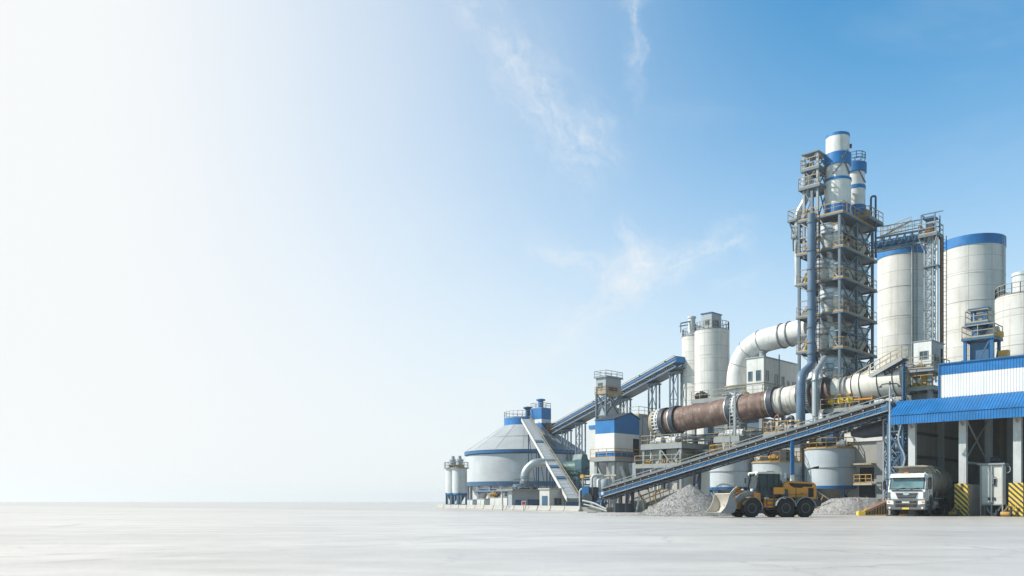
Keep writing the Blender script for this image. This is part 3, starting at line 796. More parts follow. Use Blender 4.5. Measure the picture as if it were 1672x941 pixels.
for (px, Y, w, hgt, mat, lab) in ((791,118,1.5,1.1,'pale','white equipment cabinet right of the two small silos'),(816,115,1.9,1.25,'white','pair-doored white equipment cabinet left of the grey kiosk'),
        (829,111,1.7,1.35,'greypaint','grey kiosk cabinet under the dome edge'),(772,124,1.2,1.0,'vessel','small pale cabinet close against the front small silo')):
    x = (px-836)*Y/F
    c = thing('equipment_cabinet',lab,'cabinet',(x,Y,0),GRID,'cabinets below the dome')
    MB().bx(-w,0,0,w*.7,.12,hgt+.3).build('casing', M[mat], c, bevel=.02)
    MB().bx(-w*1.02,.03,-.03,w*.72,hgt+.3,hgt+.38).build('lid', M['lsteel'], c)
    MB().bx(-w*.98,-w*.52,-.03,.0,.2,hgt+.2).build('door', M['white'], c); MB().bx(-w*.48,-w*.04,-.03,.0,.2,hgt+.2).build('door', M['white'], c)
    MB().bx(-w,0,0,w*.7,0,.12).build('plinth', M['concrete'], c)
sg = thing('warning_sign','small white sign board with red panel standing before the pump shed','sign',(wp(855,819,100).x,100,0),R_(-12))
MB().beam((0,0.03,0),(0,.03,1.0),.06).build('post', M['lsteel'], sg)
MB().bx(-.26,.26,-.02,0,.62,1.18).build('board', M['white'], sg); MB().bx(-.19,.19,-.035,-.022,.72,1.08).build('red_panel', M['red'], sg)
# pipe manifold with yellow wheels under the dome
pmf = thing('pipe_manifold','low blue pipe manifold with yellow pump between cabinets and dome','pipework',(wp(806,819,121).x,121,0),GRID)
MB().path([(-3.5,0,2.5),(5.5,0,2.5)],.16,10).path([(-3.5,.5,2.9),(5.5,.5,2.9)],.11,10).build('header_pipe', M['bluesteel'], pmf)
for x_ in (-3.2,-1,1.2,3.4,5.2): MB().beam((x_,.2,0),(x_,.2,3.1),.14).beam((x_,-.2,2.3),(x_,.8,2.3),.1).build('pipe_stand', M['lsteel'], pmf)
motor(pmf,(.6,-.6,1.7),1.1,'yellow'); MB().bx(-.1,1.3,-1,-.2,0,1.7).build('pump_block', M['greypaint'], pmf)

# teal mill on a steel frame right of the dome conveyor
q = wp(941,819,113)
gm_ = thing('teal_mill','teal green mill drum on a dark steel frame right of the dome conveyor','mill',(q.x,q.y,0),GRID)
z1 = hz(783,113); z2 = hz(742,113)
lattice(gm_,-2.2,1.2,-1.2,2.4,0,z1,1,'teal',.28,.14)
deckp(gm_,-2.4,1.4,-1.4,2.6,z1+.2,.3,'teal','fr','green')
MB().lathe([(0,-2.6),(.75,-2.6),(.95,-2.4),(.95,.2),(.75,.4),(0,.4)],(0,.6,z1+1.5),28,'x').build('drum', M['green'], gm_)
MB().bx(.0,1.3,-.4,1.7,z1+.25,z1+2.6).build('gearbox', M['teal'], gm_, bevel=.1)
MB().prism([(-.1,z2-.8),(1.4,z2-.8),(1.1,z2),(.2,z2)],-.6,.9,'x').build('hood', M['green'], gm_)
motor(gm_,(.5,-.8,z1+.25),1.3,'green')
MB().bx(-1.9,.9,-.9,2.0,0,z1-.6).build('plinth', M['teal'], gm_, bevel=.05)
MB().path(fillet([(1.2,.6,z1+1.2),(2.6,.6,z1+1.2),(2.6,.6,.5)],.5),.35,12).build('discharge_pipe', M['teal'], gm_)

# ================================================================== UPPER GALLERY TO THE TWIN SILOS
g0, g1 = wp(908,701,141), wp(1112,590,112.8)
gl = thing('conveyor_gallery','long blue roofed conveyor gallery climbing from behind the dome to the twin silos','gallery',(g0.x,g0.y,0))
a, b = Vector((0,0,g0.z)), g1-Vector((g0.x,g0.y,0)); d = b-a; sd = d.cross(Vector((0,0,1))).normalized(); up = sd.cross(d).normalized(); dn = d.normalized()
MB().beam(a+up*.22,b+up*.22,1.5,.75,up).build('enclosure', M['cladb'], gl)
MB().beam(a+up*.63-dn*.2,b+up*.63,1.62,.06,up).build('roof', M['dsteel'], gl)
t_ = MB(); n = 34
for s in (-1,1):
    t_.beam(a+sd*s*.95-up*.2,b+sd*s*.95-up*.2,.12,.12,up); t_.beam(a+sd*s*.95-up*.8,b+sd*s*.95-up*.8,.16,.2,up)
    for i in range(n):
        q0, q1 = a.lerp(b,i/n)+sd*s*.95, a.lerp(b,(i+1)/n)+sd*s*.95
        t_.beam(q0-up*.2,q0-up*.8,.07); t_.beam(q0-up*(.2 if i%2 else .8),q1-up*(.8 if i%2 else .2),.06)
t_.build('truss', M['steel'], gl)
MB().beam(a-up*.84,b-up*.84,1.7,.06,up).build('floor', M['steel'], gl)
MB().rail([a+sd*1.12-up*.2,b+sd*1.12-up*.2],.9,2.2,.03).build('railing', M['tan'], gl)
for f in (.35,.72,.9): MB().tube(a.lerp(b,f)+up*.7,a.lerp(b,f)+up*.7+Vector((0,0,.5)),.1,n=8).build('lamp', M['dsteel'], gl)
MB().box((a.x-.9,a.y+.6,a.z-.2),(1.6,1.8,2.4)).build('drive_house', M['rust'], gl)
for px, lab in ((948,'lattice trestle of the gallery standing behind the dome, left of the transfer tower'),(1021,'shortest lattice trestle of the gallery right beside the transfer tower'),(1068,'lattice trestle under the gallery above the left end of the kiln'),(1103,'tallest lattice trestle of the gallery next to the twin silos'),(925,'stub trestle at the lower end of the gallery behind the dome')):
    k = (px-836)/F; dd = g1-g0; tt = (k*g0.y-g0.x)/(dd.x-k*dd.y); pt = g0.lerp(g1,tt)
    T = thing('gallery_trestle',lab,'trestle',(pt.x,pt.y,0),GRID,'trestles of the blue gallery')
    lattice(T,-.62,.62,-.4,.4,0,pt.z-1.05,5,'steel',.17,.08,'f')
    MB().bx(-.75,.75,-.7,.7,pt.z-1.25,pt.z-1.06).build('cap_beam', M['steel'], T)
# transfer tower
X, Y, L, Rr = cor(989,116,974,1013)
tt_ = thing('transfer_tower','grey head house on steel legs where the blue gallery passes','tower',(X,Y,0),GRID)
za, zb_, zc = hz(690,116), hz(640,116), hz(616,116)
lattice(tt_,-L,0,0,Rr,0,zb_,5,'steel',.24,.1)
MB().bx(-L+.1,-.1,.1,Rr-.1,za-3,za+2.2).build('lower_house', M['cladg'], tt_)
MB().bx(-L-.2,.2,-.2,Rr+.2,zb_-.25,zb_).build('deck_band', M['tan'], tt_)
MB().rail([(-L-.15,-.15,zb_),(.15,-.15,zb_),(.15,Rr+.15,zb_)],.8,.8).build('railing', M['yellow'], tt_)
hh = MB().bx(-L-.05,.05,-.05,Rr+.05,zb_+.01,zc).build('head_house', M['cladg'], tt_)
window(hh,-L+.3,-.5,zb_+.5,zb_+1.3,-.06); MB().bx(.052,.09,.6,Rr*.75,zb_+.25,zb_+.7).build('louvre', M['dsteel'], hh)
MB().bx(-L-.3,.3,-.3,Rr+.3,zc,zc+.12).rail([(-L-.2,-.2,zc+.12),(.2,-.2,zc+.12),(.2,Rr+.2,zc+.12),(-L-.2,Rr+.2,zc+.12)],.8,closed=True).build('roof_deck', M['lsteel'], tt_)

# blue and white clad building on legs
X, Y, L, Rr = cor(1003,99,972,1044)
bb = thing('clad_building','blue and white banded building on a pale steel frame, left of the kiln','building',(X,Y,0),GRID)
z0, z1, z2, z3 = hz(747,99), hz(737,99), hz(707,99), hz(688,99)
sl_ = .55
def band(zl, zh, mat, name, e, top=False):
    m = MB().bx(-L-e,e,-e,Rr+e,zl,zh)
    return m.build(name, M[mat], bb)
band(z0,z1+.05,'cladb','lower_band',0); band(z1+.05,z2,'cladw','white_band',.0); 
MB().prism([(-.0,z2),(Rr,z2),(Rr,z3+.5),(Rr*.66,z3+1.1),(0,z3+.2)],-L,0,'x').build('upper_band', M['cladb'], bb)
MB().prism([(-.08,z3+.24),(Rr*.66,z3+1.14),(Rr+.08,z3+.5),(Rr+.08,z3+.58),(Rr*.66,z3+1.24),(-.08,z3+.33)],-L-.1,.1,'x').build('roof', M['dsteel'], bb)
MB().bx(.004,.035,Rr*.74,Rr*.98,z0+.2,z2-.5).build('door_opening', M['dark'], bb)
deckp(bb,-L-.45,.5,-.5,Rr+.6,z0-.03,.4,'lsteel','fr','yellow')
for x_ in (-L+.1,-.12):
    for y_ in (.12,Rr*.5,Rr-.1):
        MB().bx(x_-.2,x_+.2,y_-.2,y_+.2,0,z0-.44).build('leg', M['lsteel'], bb)
MB().beam((-L+.1,.12,z0-.6),(-.15,.12,.8),.2).build('brace', M['lsteel'], bb); MB().beam((-L+.1,.12,.8),(-1.4,.12,z0*.5),.12).build('brace', M['lsteel'], bb)
MB().beam((-.1,.2,.6),(-.1,Rr*.5,z0-.6),.16).beam((-.1,Rr-.1,.6),(-.1,Rr*.5,z0-.6),.16).build('brace', M['lsteel'], bb)
MB().lathe([(1.1,z0-.44),(1.1,z0-1.4),(.3,z0-3.4),(.3,z0-4)],(-L*.5,Rr*.5,0),20).build('hopper', M['vessel'], bb)
MB().bx(-L+.4,-.5,1.4,Rr-.6,0,2.2).build('mill_block', M['hall'], bb)
MB().path(fillet([(.3,.8,z0-1),(.6,1.2,3.6),(.4,2.8,3),(.2,3.6,.5)],.7),.22,10).build('chute', M['vessel'], bb)
MB().rail([(-L-1.2,-.9,z0-3.3),(.6,-.9,z0-3.3),(.6,Rr,z0-3.3)],.9).build('lower_railing', M['lsteel'], bb)
# pale block behind it on the left, grey house behind it on the right
X, Y, L, Rr = cor(975,107,963,990)
wb = thing('pale_tower_block','narrow pale tower block with blue cap behind the blue and white building','building',(X,Y,0),GRID)
zt = hz(700,107); MB().bx(-L,0,0,Rr,0,zt).build('wall', M['pale'], wb); MB().bx(-L-.1,.1,-.1,Rr+.1,zt,zt+.45).build('cap', M['cladb'], wb)
MB().tube((-.3,.3,zt+.4),(-.3,.3,zt+5.2),.08,n=8).build('mast', M['dsteel'], wb)
X, Y, L, Rr = cor(1043,106,1012,1062)
gb = thing('grey_filter_house','plain grey sheet-clad filter house with railed roof behind the kiln inlet','building',(X,Y,0),GRID)
zt = hz(679,106); MB().bx(-L,0,0,Rr,0,zt).build('wall', M['cladg'], gb)
MB().bx(-L-.15,.15,-.15,Rr+.15,zt,zt+.15).build('roof', M['tan'], gb)
MB().rail([(-L,0,zt+.15),(0,0,zt+.15),(0,Rr,zt+.15)],1.0).build('railing', M['tan'], gb)
for y_ in (.8,1.9,3.0): MB().bx(.003,.05,y_,y_+.06,.2,zt-.1).build('seam_strip', M['lsteel'], gb)

# ================================================================== KILN
KR = Vector((35.9-1.2*q2, 78+1.2*q2, 12.05)); 
def kiln_pt(px):
    k = (px-836)/F; t = (35.9-k*78)/(q2*(1+k)); return t
TL, TR = kiln_pt(1072), kiln_pt(1480)
KL = Vector((35.9-TL*q2, 78+TL*q2, hz(692,78+TL*q2)))
KRt = Vector((35.9-TR*q2, 78+TR*q2, hz(620,78+TR*q2)))
tilt = math.atan2(KRt.z-KL.z, (KRt-KL).to_2d().length)
kl = thing('rotary_kiln','long rusty brown rotary kiln tube with dark tyres and pale right-hand sections','kiln',KL,0)
kl.rotation_euler = (0,-tilt,GRID)
def kx(px): return (TL-kiln_pt(px))/math.cos(tilt)
def kshell(p0,p1,r,mat,name='shell_section'): return MB().lathe([(r,kx(p0)),(r,kx(p1))],(0,0,0),56,'x').build(name, M[mat], kl)
def kring(px,w,r,mat,name): return MB().ring(1.2,r,kx(px)-w/2,kx(px)+w/2,(0,0,0),56,'x').build(name, M[mat], kl)
RK = 1.36
kshell(1076,1263,RK,'kiln'); kshell(1263,1309,RK+.02,'kilnw'); kshell(1309,1366,RK,'kiln')
MB().lathe([(RK,kx(1366)),(RK*.8,kx(1372)),(RK*.8,kx(1392)),(RK*1.02,kx(1398)),(RK*1.02,kx(1478))],(0,0,0),56,'x').build('cooler_section', M['cream'], kl)
MB().lathe([(0,-.3),(RK*.9,-.3),(RK*1.12,-.05),(RK*1.12,.35),(RK,.45)],(0,0,0),40,'x').build('inlet_seal', M['tan'], kl)
for px in (1089,1106,1199,1266,1314,1348): kring(px,.56,RK+.24,'dsteel','riding_tyre'); MB().ring(1.2,RK+.17,kx(px)-.42,kx(px)-.281,(0,0,0),56,'x').build('lit_edge_ring', M['galv'], kl)  # bright ring by each tyre stands in for its sunlit left face
for px in (1213,1283,1378,1385): kring(px,.18,RK+.12 if px<1370 else RK*.95,'greypaint','stiffener_ring')
for px in (1399,1412,1441,1466): kring(px,.07,RK*1.02+.05,'dsteel','seam_ring')
gr = MB()
for i in range(48):
    a_ = 2*math.pi*i/48
    gr.box((kx(1326),(RK+.28)*math.cos(a_),(RK+.28)*math.sin(a_)),(.5,.12,.12))
gr.ring(RK-.05,RK+.24,kx(1326)-.28,kx(1326)+.28,(0,0,0),56,'x').build('girth_gear', M['lsteel'], kl)
for px in (1081,1207):
    sg_ = MB()
    for i in range(24):
        a_ = 2*math.pi*i/24; c_, s_ = math.cos(a_), math.sin(a_)
        sg_.beam((kx(px)-.35,(RK+.16)*c_,(RK+.16)*s_),(kx(px)+.35,(RK+.16)*c_,(RK+.16)*s_),.12)
    sg_.ring(RK,RK+.2,kx(px)-.1,kx(px)+.1,(0,0,0),40,'x').build('seal_ring', M['vessel'], kl)

def kaxis(px):      # world point on the axis
    t = kiln_pt(px); s = (TL-t); return Vector((35.9-t*q2, 78+t*q2, KL.z+s*math.tan(tilt)))
# pier platforms
def pier(label, pxc, Y, pxl, pxr, py, piers, pyl=None, rmat='tan'):
    X, Y, L, Rr = cor(pxc,Y,pxl,pxr); z = hz(py,Y)
    T = thing('kiln_platform',label,'platform',(X,Y,0),GRID,'kiln platforms')
    deckp(T,-L,0,0,Rr,z,.5,'lsteel','flr',rmat)
    for (x0,x1,y0,y1) in piers: MB().bx(x0,x1,y0,y1,0,z-.51).build('pier', M['concrete'], T)
    return T, L, Rr, z
P1, L1, R1, Z1 = pier('kiln platform with tan railing under the left end of the kiln',1113,92.5,1046,1172,724,[(-4.6,-3.6,1.0,4.2),(-2.6,-1.2,.9,4.4)],rmat='tan')
for (x,y) in ((-.25,.25),(-L1+.25,.3),(-.25,R1-.3),(-2.9,.25)): MB().bx(x-.13,x+.13,y-.13,y+.13,0,Z1-.51).build('post', M['lsteel'], P1)
MB().beam((-2.8,.2,Z1-.6),(-1.5,.2,5.3),.14).beam((-.3,.2,Z1-.6),(-1.4,.2,5.3),.14).build('brace', M['lsteel'], P1)
deckp(P1,-L1-.6,.2,-.4,R1-.5,5.15,.35,'lsteel','fr','tan','lower_deck')
for i,(x,y) in enumerate(((-3.9,1.6),(-2.2,1.8))):
    MB().lathe([(0,-.4),(.45,-.4),(.45,.4),(0,.4)],(x,y,Z1+.5),20,'x').build('support_roller', M['vessel'], P1)
    MB().bx(x-.6,x+.6,y-.4,y+.4,Z1+.002,Z1+.3).build('roller_base', M['lsteel'], P1)
motor(P1,(-4.3,.9,Z1),.8,'vessel'); motor(P1,(-3.2,1.0,5.15),.9,'tan'); motor(P1,(-1.9,.8,5.15),.8,'rust'); motor(P1,(-4.9,.5,5.15),.9,'yellow')
for i in range(5):
    x = -4.6+i*.55; MB().path(fillet([(x,.6,.2),(x,.6,3.2),(x+.5,.9,3.8),(x+.5,.9,4.8)],.4,5),.10+.03*(i%2),10).build('riser_pipe', M['vessel'], P1)
MB().bx(-2.6,-.4,1.5,5.5,0,4.7).build('switch_room', M['cladg'], P1)
P2, L2, R2, Z2 = pier('kiln platform on twin concrete columns left of the middle tyres',1207,86.5,1165,1262,713,[],rmat='tan')
for (x,y) in ((-1.6,.8),(-.5,.8)):
    MB().lathe([(.55,0),(.55,Z2-1.3),(.85,Z2-.52)],(x,y,0),24).build('round_column', M['concrete'], P2)
MB().bx(-2.2,-.1,1.8,R2-.3,0,Z2-.51).build('pier_wall', M['concrete'], P2)
for (x,y) in ((-1.7,1.2),(-.6,1.3)):
    MB().lathe([(0,-.4),(.42,-.4),(.42,.4),(0,.4)],(x,y,Z2+.45),20,'x').build('support_roller', M['vessel'], P2); MB().bx(x-.5,x+.5,y-.35,y+.35,Z2+.002,Z2+.28).build('roller_base', M['lsteel'], P2)
motor(P2,(-2.2,.5,Z2),.8,'vessel')
P3, L3, R3, Z3 = pier('kiln platform crowded with pipes and drives above the middle tank',1306,80.2,1246,1330,704,[(-2.4,-.4,.8,1.9)],rmat='yellow')
motor(P3,(-.8,.6,Z3),1.2,'vessel'); motor(P3,(-2.2,.6,Z3),1.0,'tan'); motor(P3,(-3.3,.5,Z3),.9,'rust')
for i in range(5):
    x = -3.5+i*.62; h_ = (.9,1.5,.6,1.2,.8)[i]; rr_ = (.15,.07,.11,.18,.08)[i]
    MB().path(fillet([(x,.35+.2*(i%2),Z3),(x,.35+.2*(i%2),Z3+h_),(x+.45+.1*i,.35,Z3+h_+.3),(x+.5+.1*i,.35,Z3+.2)],.35,6),rr_,10).build('bent_pipe', M[('lsteel','rust','vessel','dsteel','tan')[i]], P3)
MB().bx(-3.6,-2.7,1.0,1.9,Z3+.002,Z3+1.1).build('gearbox', M['vessel'], P3, bevel=.05)
# ladder frame in front of the kiln
q = wp(1199,819,86)
lf = thing('ladder_frame','narrow pale steel ladder frame standing before the kiln tube','ladder',(q.x,q.y,0),GRID)
zt = hz(650,86)
MB().ladder((-.3,0,Z2),(-.3,0,zt),.42,(1,0,0)).build('ladder', M['lsteel'], lf)
MB().bx(.0,.18,-.09,.09,Z2,zt+.6).build('post', M['lsteel'], lf); MB().bx(-.6,-.5,.0,.12,0,Z2).build('foot', M['lsteel'], lf)
# hall wall behind the tanks
x, y = uv(-32,82.6-70.5)
hl = thing('kiln_hall','long low concrete hall with dark openings running behind the tanks under the kiln','hall',(x,y,0),GRID)
HLn = 27.0
MB().bx(0,HLn,.3,4.0,0,6.6).build('wall', M['hall'], hl)
MB().bx(-.2,HLn+.2,0,4.2,6.6,6.85).build('roof', M['lsteel'], hl)
for i in range(9):
    x0 = .4+i*3.0
    MB().bx(x0,x0+.4,.02,.29,0,6.6).build('pilaster', M['concrete'], hl)
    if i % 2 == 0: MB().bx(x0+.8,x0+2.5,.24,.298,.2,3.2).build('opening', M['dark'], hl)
    window(hl,x0+.8,x0+2.5,4.1,5.3,.29,bars=2)
MB().rail([(0,.1,6.85),(HLn,.1,6.85)],1).build('railing', M['tan'], hl)
rnd = random.Random(21)
for i in range(26):
    x = .6+i*1.02; y = rnd.uniform(.5,2.2); z = 6.85; mt = M[rnd.choice(('lsteel','vessel','tan','dsteel','steel','galv','rust','bluesteel'))]; kd = i % 5
    if kd == 0: MB().path(fillet([(x,y,z),(x,y,z+rnd.uniform(1,2)),(x+rnd.uniform(.5,1.1),y,z+rnd.uniform(1.2,2.4)),(x+1.2,y,z)],.4,6),rnd.uniform(.12,.24),12).build('bent_duct', mt, hl)
    elif kd == 1: MB().bx(x-.35,x+.35,y-.25,y+.25,z+.003,z+rnd.uniform(.7,1.4)).build('control_cabinet', mt, hl, bevel=.03)
    elif kd == 2: motor(hl,(x,y,z),rnd.uniform(.8,1.3),rnd.choice(('lsteel','tan','yellow','bluesteel')),rnd.choice('xy'))
    elif kd == 3: MB().lathe([(0,z),(.3,z),(.3,z+1.1),(.38,z+1.12),(.38,z+1.3),(0,z+1.45)],(x,y,0),16).build('vent_pot', mt, hl)
    else: MB().beam((x,y,z),(x,y,z+1.9),.12).beam((x+.9,y,z),(x+.9,y,z+1.9),.12).beam((x-.2,y,z+1.9),(x+1.1,y,z+1.9),.14).beam((x,y,z),(x+.9,y,z+1.9),.07).build('pipe_support', mt, hl)
MB().path([(0,.7,8.3),(HLn,.7,8.3)],.16,10).path([(0,.3,7.9),(HLn,.3,7.9)],.10,8).build('pipe_run', M['vessel'], hl)
MB().bx(0,HLn,.9,1.4,8.55,8.65).build('cable_tray', M['steel'], hl)
for i in range(7):
    x = 1.2+i*3.7; MB().path(fillet([(x,.1,6.4),(x,-.3,6.2),(x,-.3,3.0),(x+.6,-.3,2.6),(x+.6,-.3,.2)],.3,5),.09+.03*(i%3),10).build('down_pipe', M[('vessel','lsteel','rust','galv')[i%4]], hl)
X, Y, L, Rr = cor(1168,93,1122,1195)
lp = thing('pale_annex','low pale annex with railed roof between the two kiln platforms','building',(X,Y,0),GRID)
zt = hz(752,93); MB().bx(-L,0,0,Rr,0,zt).build('wall', M['pale'], lp); MB().bx(-L-.1,.1,-.1,Rr,zt,zt+.15).rail([(-L,0,zt+.15),(0,0,zt+.15),(0,Rr,zt+.15)],1.0).build('roof', M['lsteel'], lp)
window(lp,-L+.6,-L+1.6,zt-1.4,zt-.6,0)

# ================================================================== DECK BEHIND THE KILN, CONTROL HOUSE, BIG DUCT
X, Y, L, Rr = cor(1245,97.5,1128,1306); zd = hz(643,97.5)
dk = thing('upper_deck','long steel deck behind the kiln carrying the control house and the big duct','platform',(X,Y,0),GRID)
deckp(dk,-L,0,0,11,zd,.4,'lsteel','fr','tan')
for (x,y) in ((-.3,.3),(-L+.3,.3),(-L*.5,.3),(-.3,5.5),(-.3,10.5),(-L+.3,6)): MB().bx(x-.2,x+.2,y-.2,y+.2,0,zd-.41).build('post', M['lsteel'], dk)
MB().bx(-L+.8,-.8,1.6,9.5,0,zd-2.6).build('equipment_house', M['steel'], dk)
for i in range(4): window(dk,-L+1.4+i*2.0,-L+2.6+i*2.0,zd-5.2,zd-3.8,1.6,bars=1)
MB().path([(-L-.3,1.2,zd-1.2),(-1,1.2,zd-1.2)],.32,12).path([(-L,1.0,zd-2.0),(-.6,1.0,zd-2.0)],.2,10).build('pipe_run', M['vessel'], dk)
motor(dk,(-L+1.0,.8,zd),1.5,'dsteel','x','fan'); motor(dk,(-L*.52,.6,zd),.9,'lsteel'); motor(dk,(-2.6,.7,zd),.8,'tan')
X2, Y2, L, Rr = cor(1247,98.8,1219,1303); zt = hz(583,98.8)
ch = thing('control_house','white control house with dark windows, wrapped by railing, under the big duct','building',(X2,Y2,zd),GRID)
h = zt-zd
MB().bx(-L,0,0,Rr,0,h).build('wall', M['white'], ch); MB().bx(-L-.1,.1,-.1,Rr+.1,h,h+.12).build('roof', M['cladg'], ch)
window(ch,-L+.2,-L+.75,1.75,2.9,0,bars=0); window(ch,-1.0,-.35,1.7,2.95,0,bars=0)
for y0,y1,za_,zb_2 in ((.55,1.15,1.7,2.9),(2.6,3.3,.7,2.7),(4.3,4.9,1.3,2.6),(5.7,6.1,1.5,2.2),(6.9,8.0,1.0,2.2)): window(ch,y0,y1,za_,zb_2,0,'x',bars=0)
MB().bx(-.02,.06,.0,Rr,1.42,1.52).bx(-L,.06,-.06,-.004,1.42,1.52).build('band_rail', M['tan'], ch)
MB().lathe([(.0,h+.1),(.4,h+.1),(.4,h+.75),(.45,h+.75),(.45,h+.9),(0,h+.95)],(-.9,1.4,0),18).build('roof_vent', M['lsteel'], ch)
MB().tube((.3,3.1,0),(.3,3.1,h+.6),.07,n=8).build('drain_pipe', M['lsteel'], ch)
bdp = [wp(1205,690,103.5), wp(1205,575,103.5), wp(1245,566,101.5), wp(1322,538,96.5)]
T = thing('big_duct','fat white gas duct rising, bending and running right into the preheater tower','duct',(bdp[0].x,bdp[0].y,0))
P_ = [v-Vector((bdp[0].x,bdp[0].y,0)) for v in bdp]
fp = fillet([P_[0],P_[1]+Vector((0,0,.6)),P_[3]],4.6,14)
MB().path(fp,1.36,36).build('duct', M['white'], T)
def seam(p, d, r, w, mat, name='flange'):
    d = d.normalized(); return MB().path([p-d*w/2,p+d*w/2],r,36).build(name, M[mat], T)
seam(P_[0]+Vector((0,0,hz(632,103.5)-P_[0].z)),Vector((0,0,1)),1.56,.12,'tan'); seam(P_[0]+Vector((0,0,hz(637,103.5)-P_[0].z)),Vector((0,0,1)),1.75,.06,'lsteel','collar_deck')
dd = (P_[3]-fp[-2]).normalized()
for px in (1254,1275): 
    f = (px-1222)/(1322-1222); q = fp[-2].lerp(P_[3],f); seam(q,dd,1.48,.13,'greypaint')
for i in (5,9,13): seam(fp[i],fp[i+1]-fp[i-1],1.435,.04,'lsteel','seam')
q = wp(1237,819,108)
T = thing('steam_vent','short capped white vent stack peeping over the big duct','vent',(q.x,q.y,0))
MB().lathe([(.6,zd-2),(.6,hz(551,108)),(.78,hz(551,108)),(.78,hz(546,108)),(.5,hz(543,108)),(0,hz(542,108))],n=24).build('stack', M['vessel'], T)

# ================================================================== PREHEATER TOWER
CX, CY = gp(1371,88)
tw = thing('preheater_tower','tall blue-grey lattice preheater tower filled with white cyclones and yellow railed decks','tower',(CX,CY,0),GRID)
W_, D_ = 4.4, 8.2
def tz(py): return hz(py,88)
LV = [tz(v) for v in (630,567,508,453,402,346)]
ztop = LV[-1]
for x_ in (-W_,0):
    for y_ in (0,D_*.5,D_):
        MB().bx(x_-.125,x_+.125,y_-.125,y_+.125,0,ztop-.3).build('column', M['steel'], tw)
MB().bx(-3.1,-2.85,-.1,.15,LV[3],tz(300)).build('column', M['steel'], tw)
for i, z in enumerate(LV):
    ex = .3 if i < 5 else .2
    deckp(tw,-W_-ex,.45,-.18,D_+.25,z,.2,'steel','flrb','yellow','deck',1.0,.022)
    # beam under
zs = [0.4]+LV
for i, (za, zb_) in enumerate(zip(zs, zs[1:])):
    zb2 = zb_-.2
    def X_(p0,p1,nm='brace'):
        m = MB(); m.beam(p0,p1,.12); m.build(nm, M['lsteel'] if p0[1]<.1 and p1[1]<.1 else M['steel'], tw)  # front braces paler: the sunlight on that face is put into the colour
    # lit face: an inverted V or V by turns
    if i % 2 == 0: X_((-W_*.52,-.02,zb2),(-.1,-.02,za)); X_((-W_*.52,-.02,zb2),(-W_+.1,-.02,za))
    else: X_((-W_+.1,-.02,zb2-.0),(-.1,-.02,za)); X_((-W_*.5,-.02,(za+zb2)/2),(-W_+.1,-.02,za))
    for y0,y1 in ((0,D_*.5),(D_*.5,D_)):
        X_((.02,y0+.1,za),(.02,y1-.1,zb2)); X_((.02,y1-.1,za),(.02,y0+.1,zb2))
    X_((-W_*.5,-.02,zb2),(-W_*.26,-.02,(za+zb2)/2),'strut'); X_((-W_+.1,-.02,(za+zb2)/2),(-.1,-.02,(za+zb2)/2),'strut'); X_((.02,.1,(za+zb2)/2),(.02,D_-.1,(za+zb2)/2),'strut')
    X_((-W_,.1,za),(-W_,D_*.5,zb2)); X_((-W_,D_*.5,za),(-W_,D_,zb2)); X_((-W_+.1,D_,za),(-.1,D_,zb2))
    if i in (2,5):
        zm = za+(zb2-za)*.52
        mdk = MB().bx(-W_*.5,-.2,.25,D_*.5,zm-.12,zm); mdk = mdk.build('mezzanine', M['deck'], tw)
        MB().rail([(-W_*.5,.28,zm),(-.22,.28,zm),(-.22,D_*.5,zm)],.8,.9).build('railing', M['yellow'], mdk)
# cyclones, two files of them
for i, (za, zb_) in enumerate(zip(LV, LV[1:])):
    hh_ = zb_-za
    x_ = -2.45 if i % 2 else -1.6
    cyclone(tw,(x_,1.12),1.05,zb_-.8,za+hh_*.42,za-.2,'cyclone')
    MB().lathe([(0,za+.03),(.38,za+.03),(.38,za+hh_*.5),(.2,za+hh_*.62),(0,za+hh_*.62)],(x_+(1.55 if i%2 else -1.5),.35,0),18).build('bin', M['cyclone'], tw)
    cyclone(tw,(-1.2 if i%2 else -2.4,4.2),1.0,zb_-1.1,za+hh_*.5,za)
    cyclone(tw,(-1.25,6.9),1.2,zb_-.8,za+hh_*.42,za)
    MB().bx(-W_*.62,-W_*.56,1.9,D_-.6,za+.02,za+hh_*.55).build('partition', M['dsteel'], tw)
    MB().lathe([(.0,za+.05),(.52,za+.05),(.52,za+hh_*.62),(.3,za+hh_*.7),(0,za+hh_*.7)],(-3.35 if i%2 else -.55,.75,0),20).build('bin', M['vessel'], tw)
    MB().path(fillet([(x_,1.2,za-.1),(x_,1.2,za-.9),(-1.2,3.6,za-1.5),(-1.2,3.6,za-2.4)],.5,6),.27,12).build('down_pipe', M['vessel'], tw)
    MB().path(fillet([(x_+.2,1.8,zb_-1.0),(x_+1.0,3.0,zb_-.9),(-.7,4.6,zb_-1.6)],.6,6),.36,14).build('riser_duct', M['vessel'], tw)
    motor(tw,(-.7,.5,za),.7,'lsteel'); motor(tw,(-.5,3.6,za),.7,'vessel','y')
    MB().bx(-3.9,-3.4,.2,.6,za+.01,za+1.0).build('control_cabinet', M['yellow' if i%2 else 'lsteel'], tw)
    MB().bx(-.62,-.3,2.6,3.0,za+.01,za+1.0).build('control_cabinet', M['steel' if i%2 else 'vessel'], tw)
cyclone(tw,(-1.9,1.6),1.0,LV[0]-1.0,LV[0]-3.2,LV[0]-6.5); cyclone(tw,(-1.3,5.6),1.1,LV[0]-.8,LV[0]-3.4,LV[0]-7)
MB().bx(-3.9,-.5,1.2,8.2,0,LV[0]-5).build('base_house', M['dsteel'], tw)  # coloured dark to deepen the shade at the tower foot
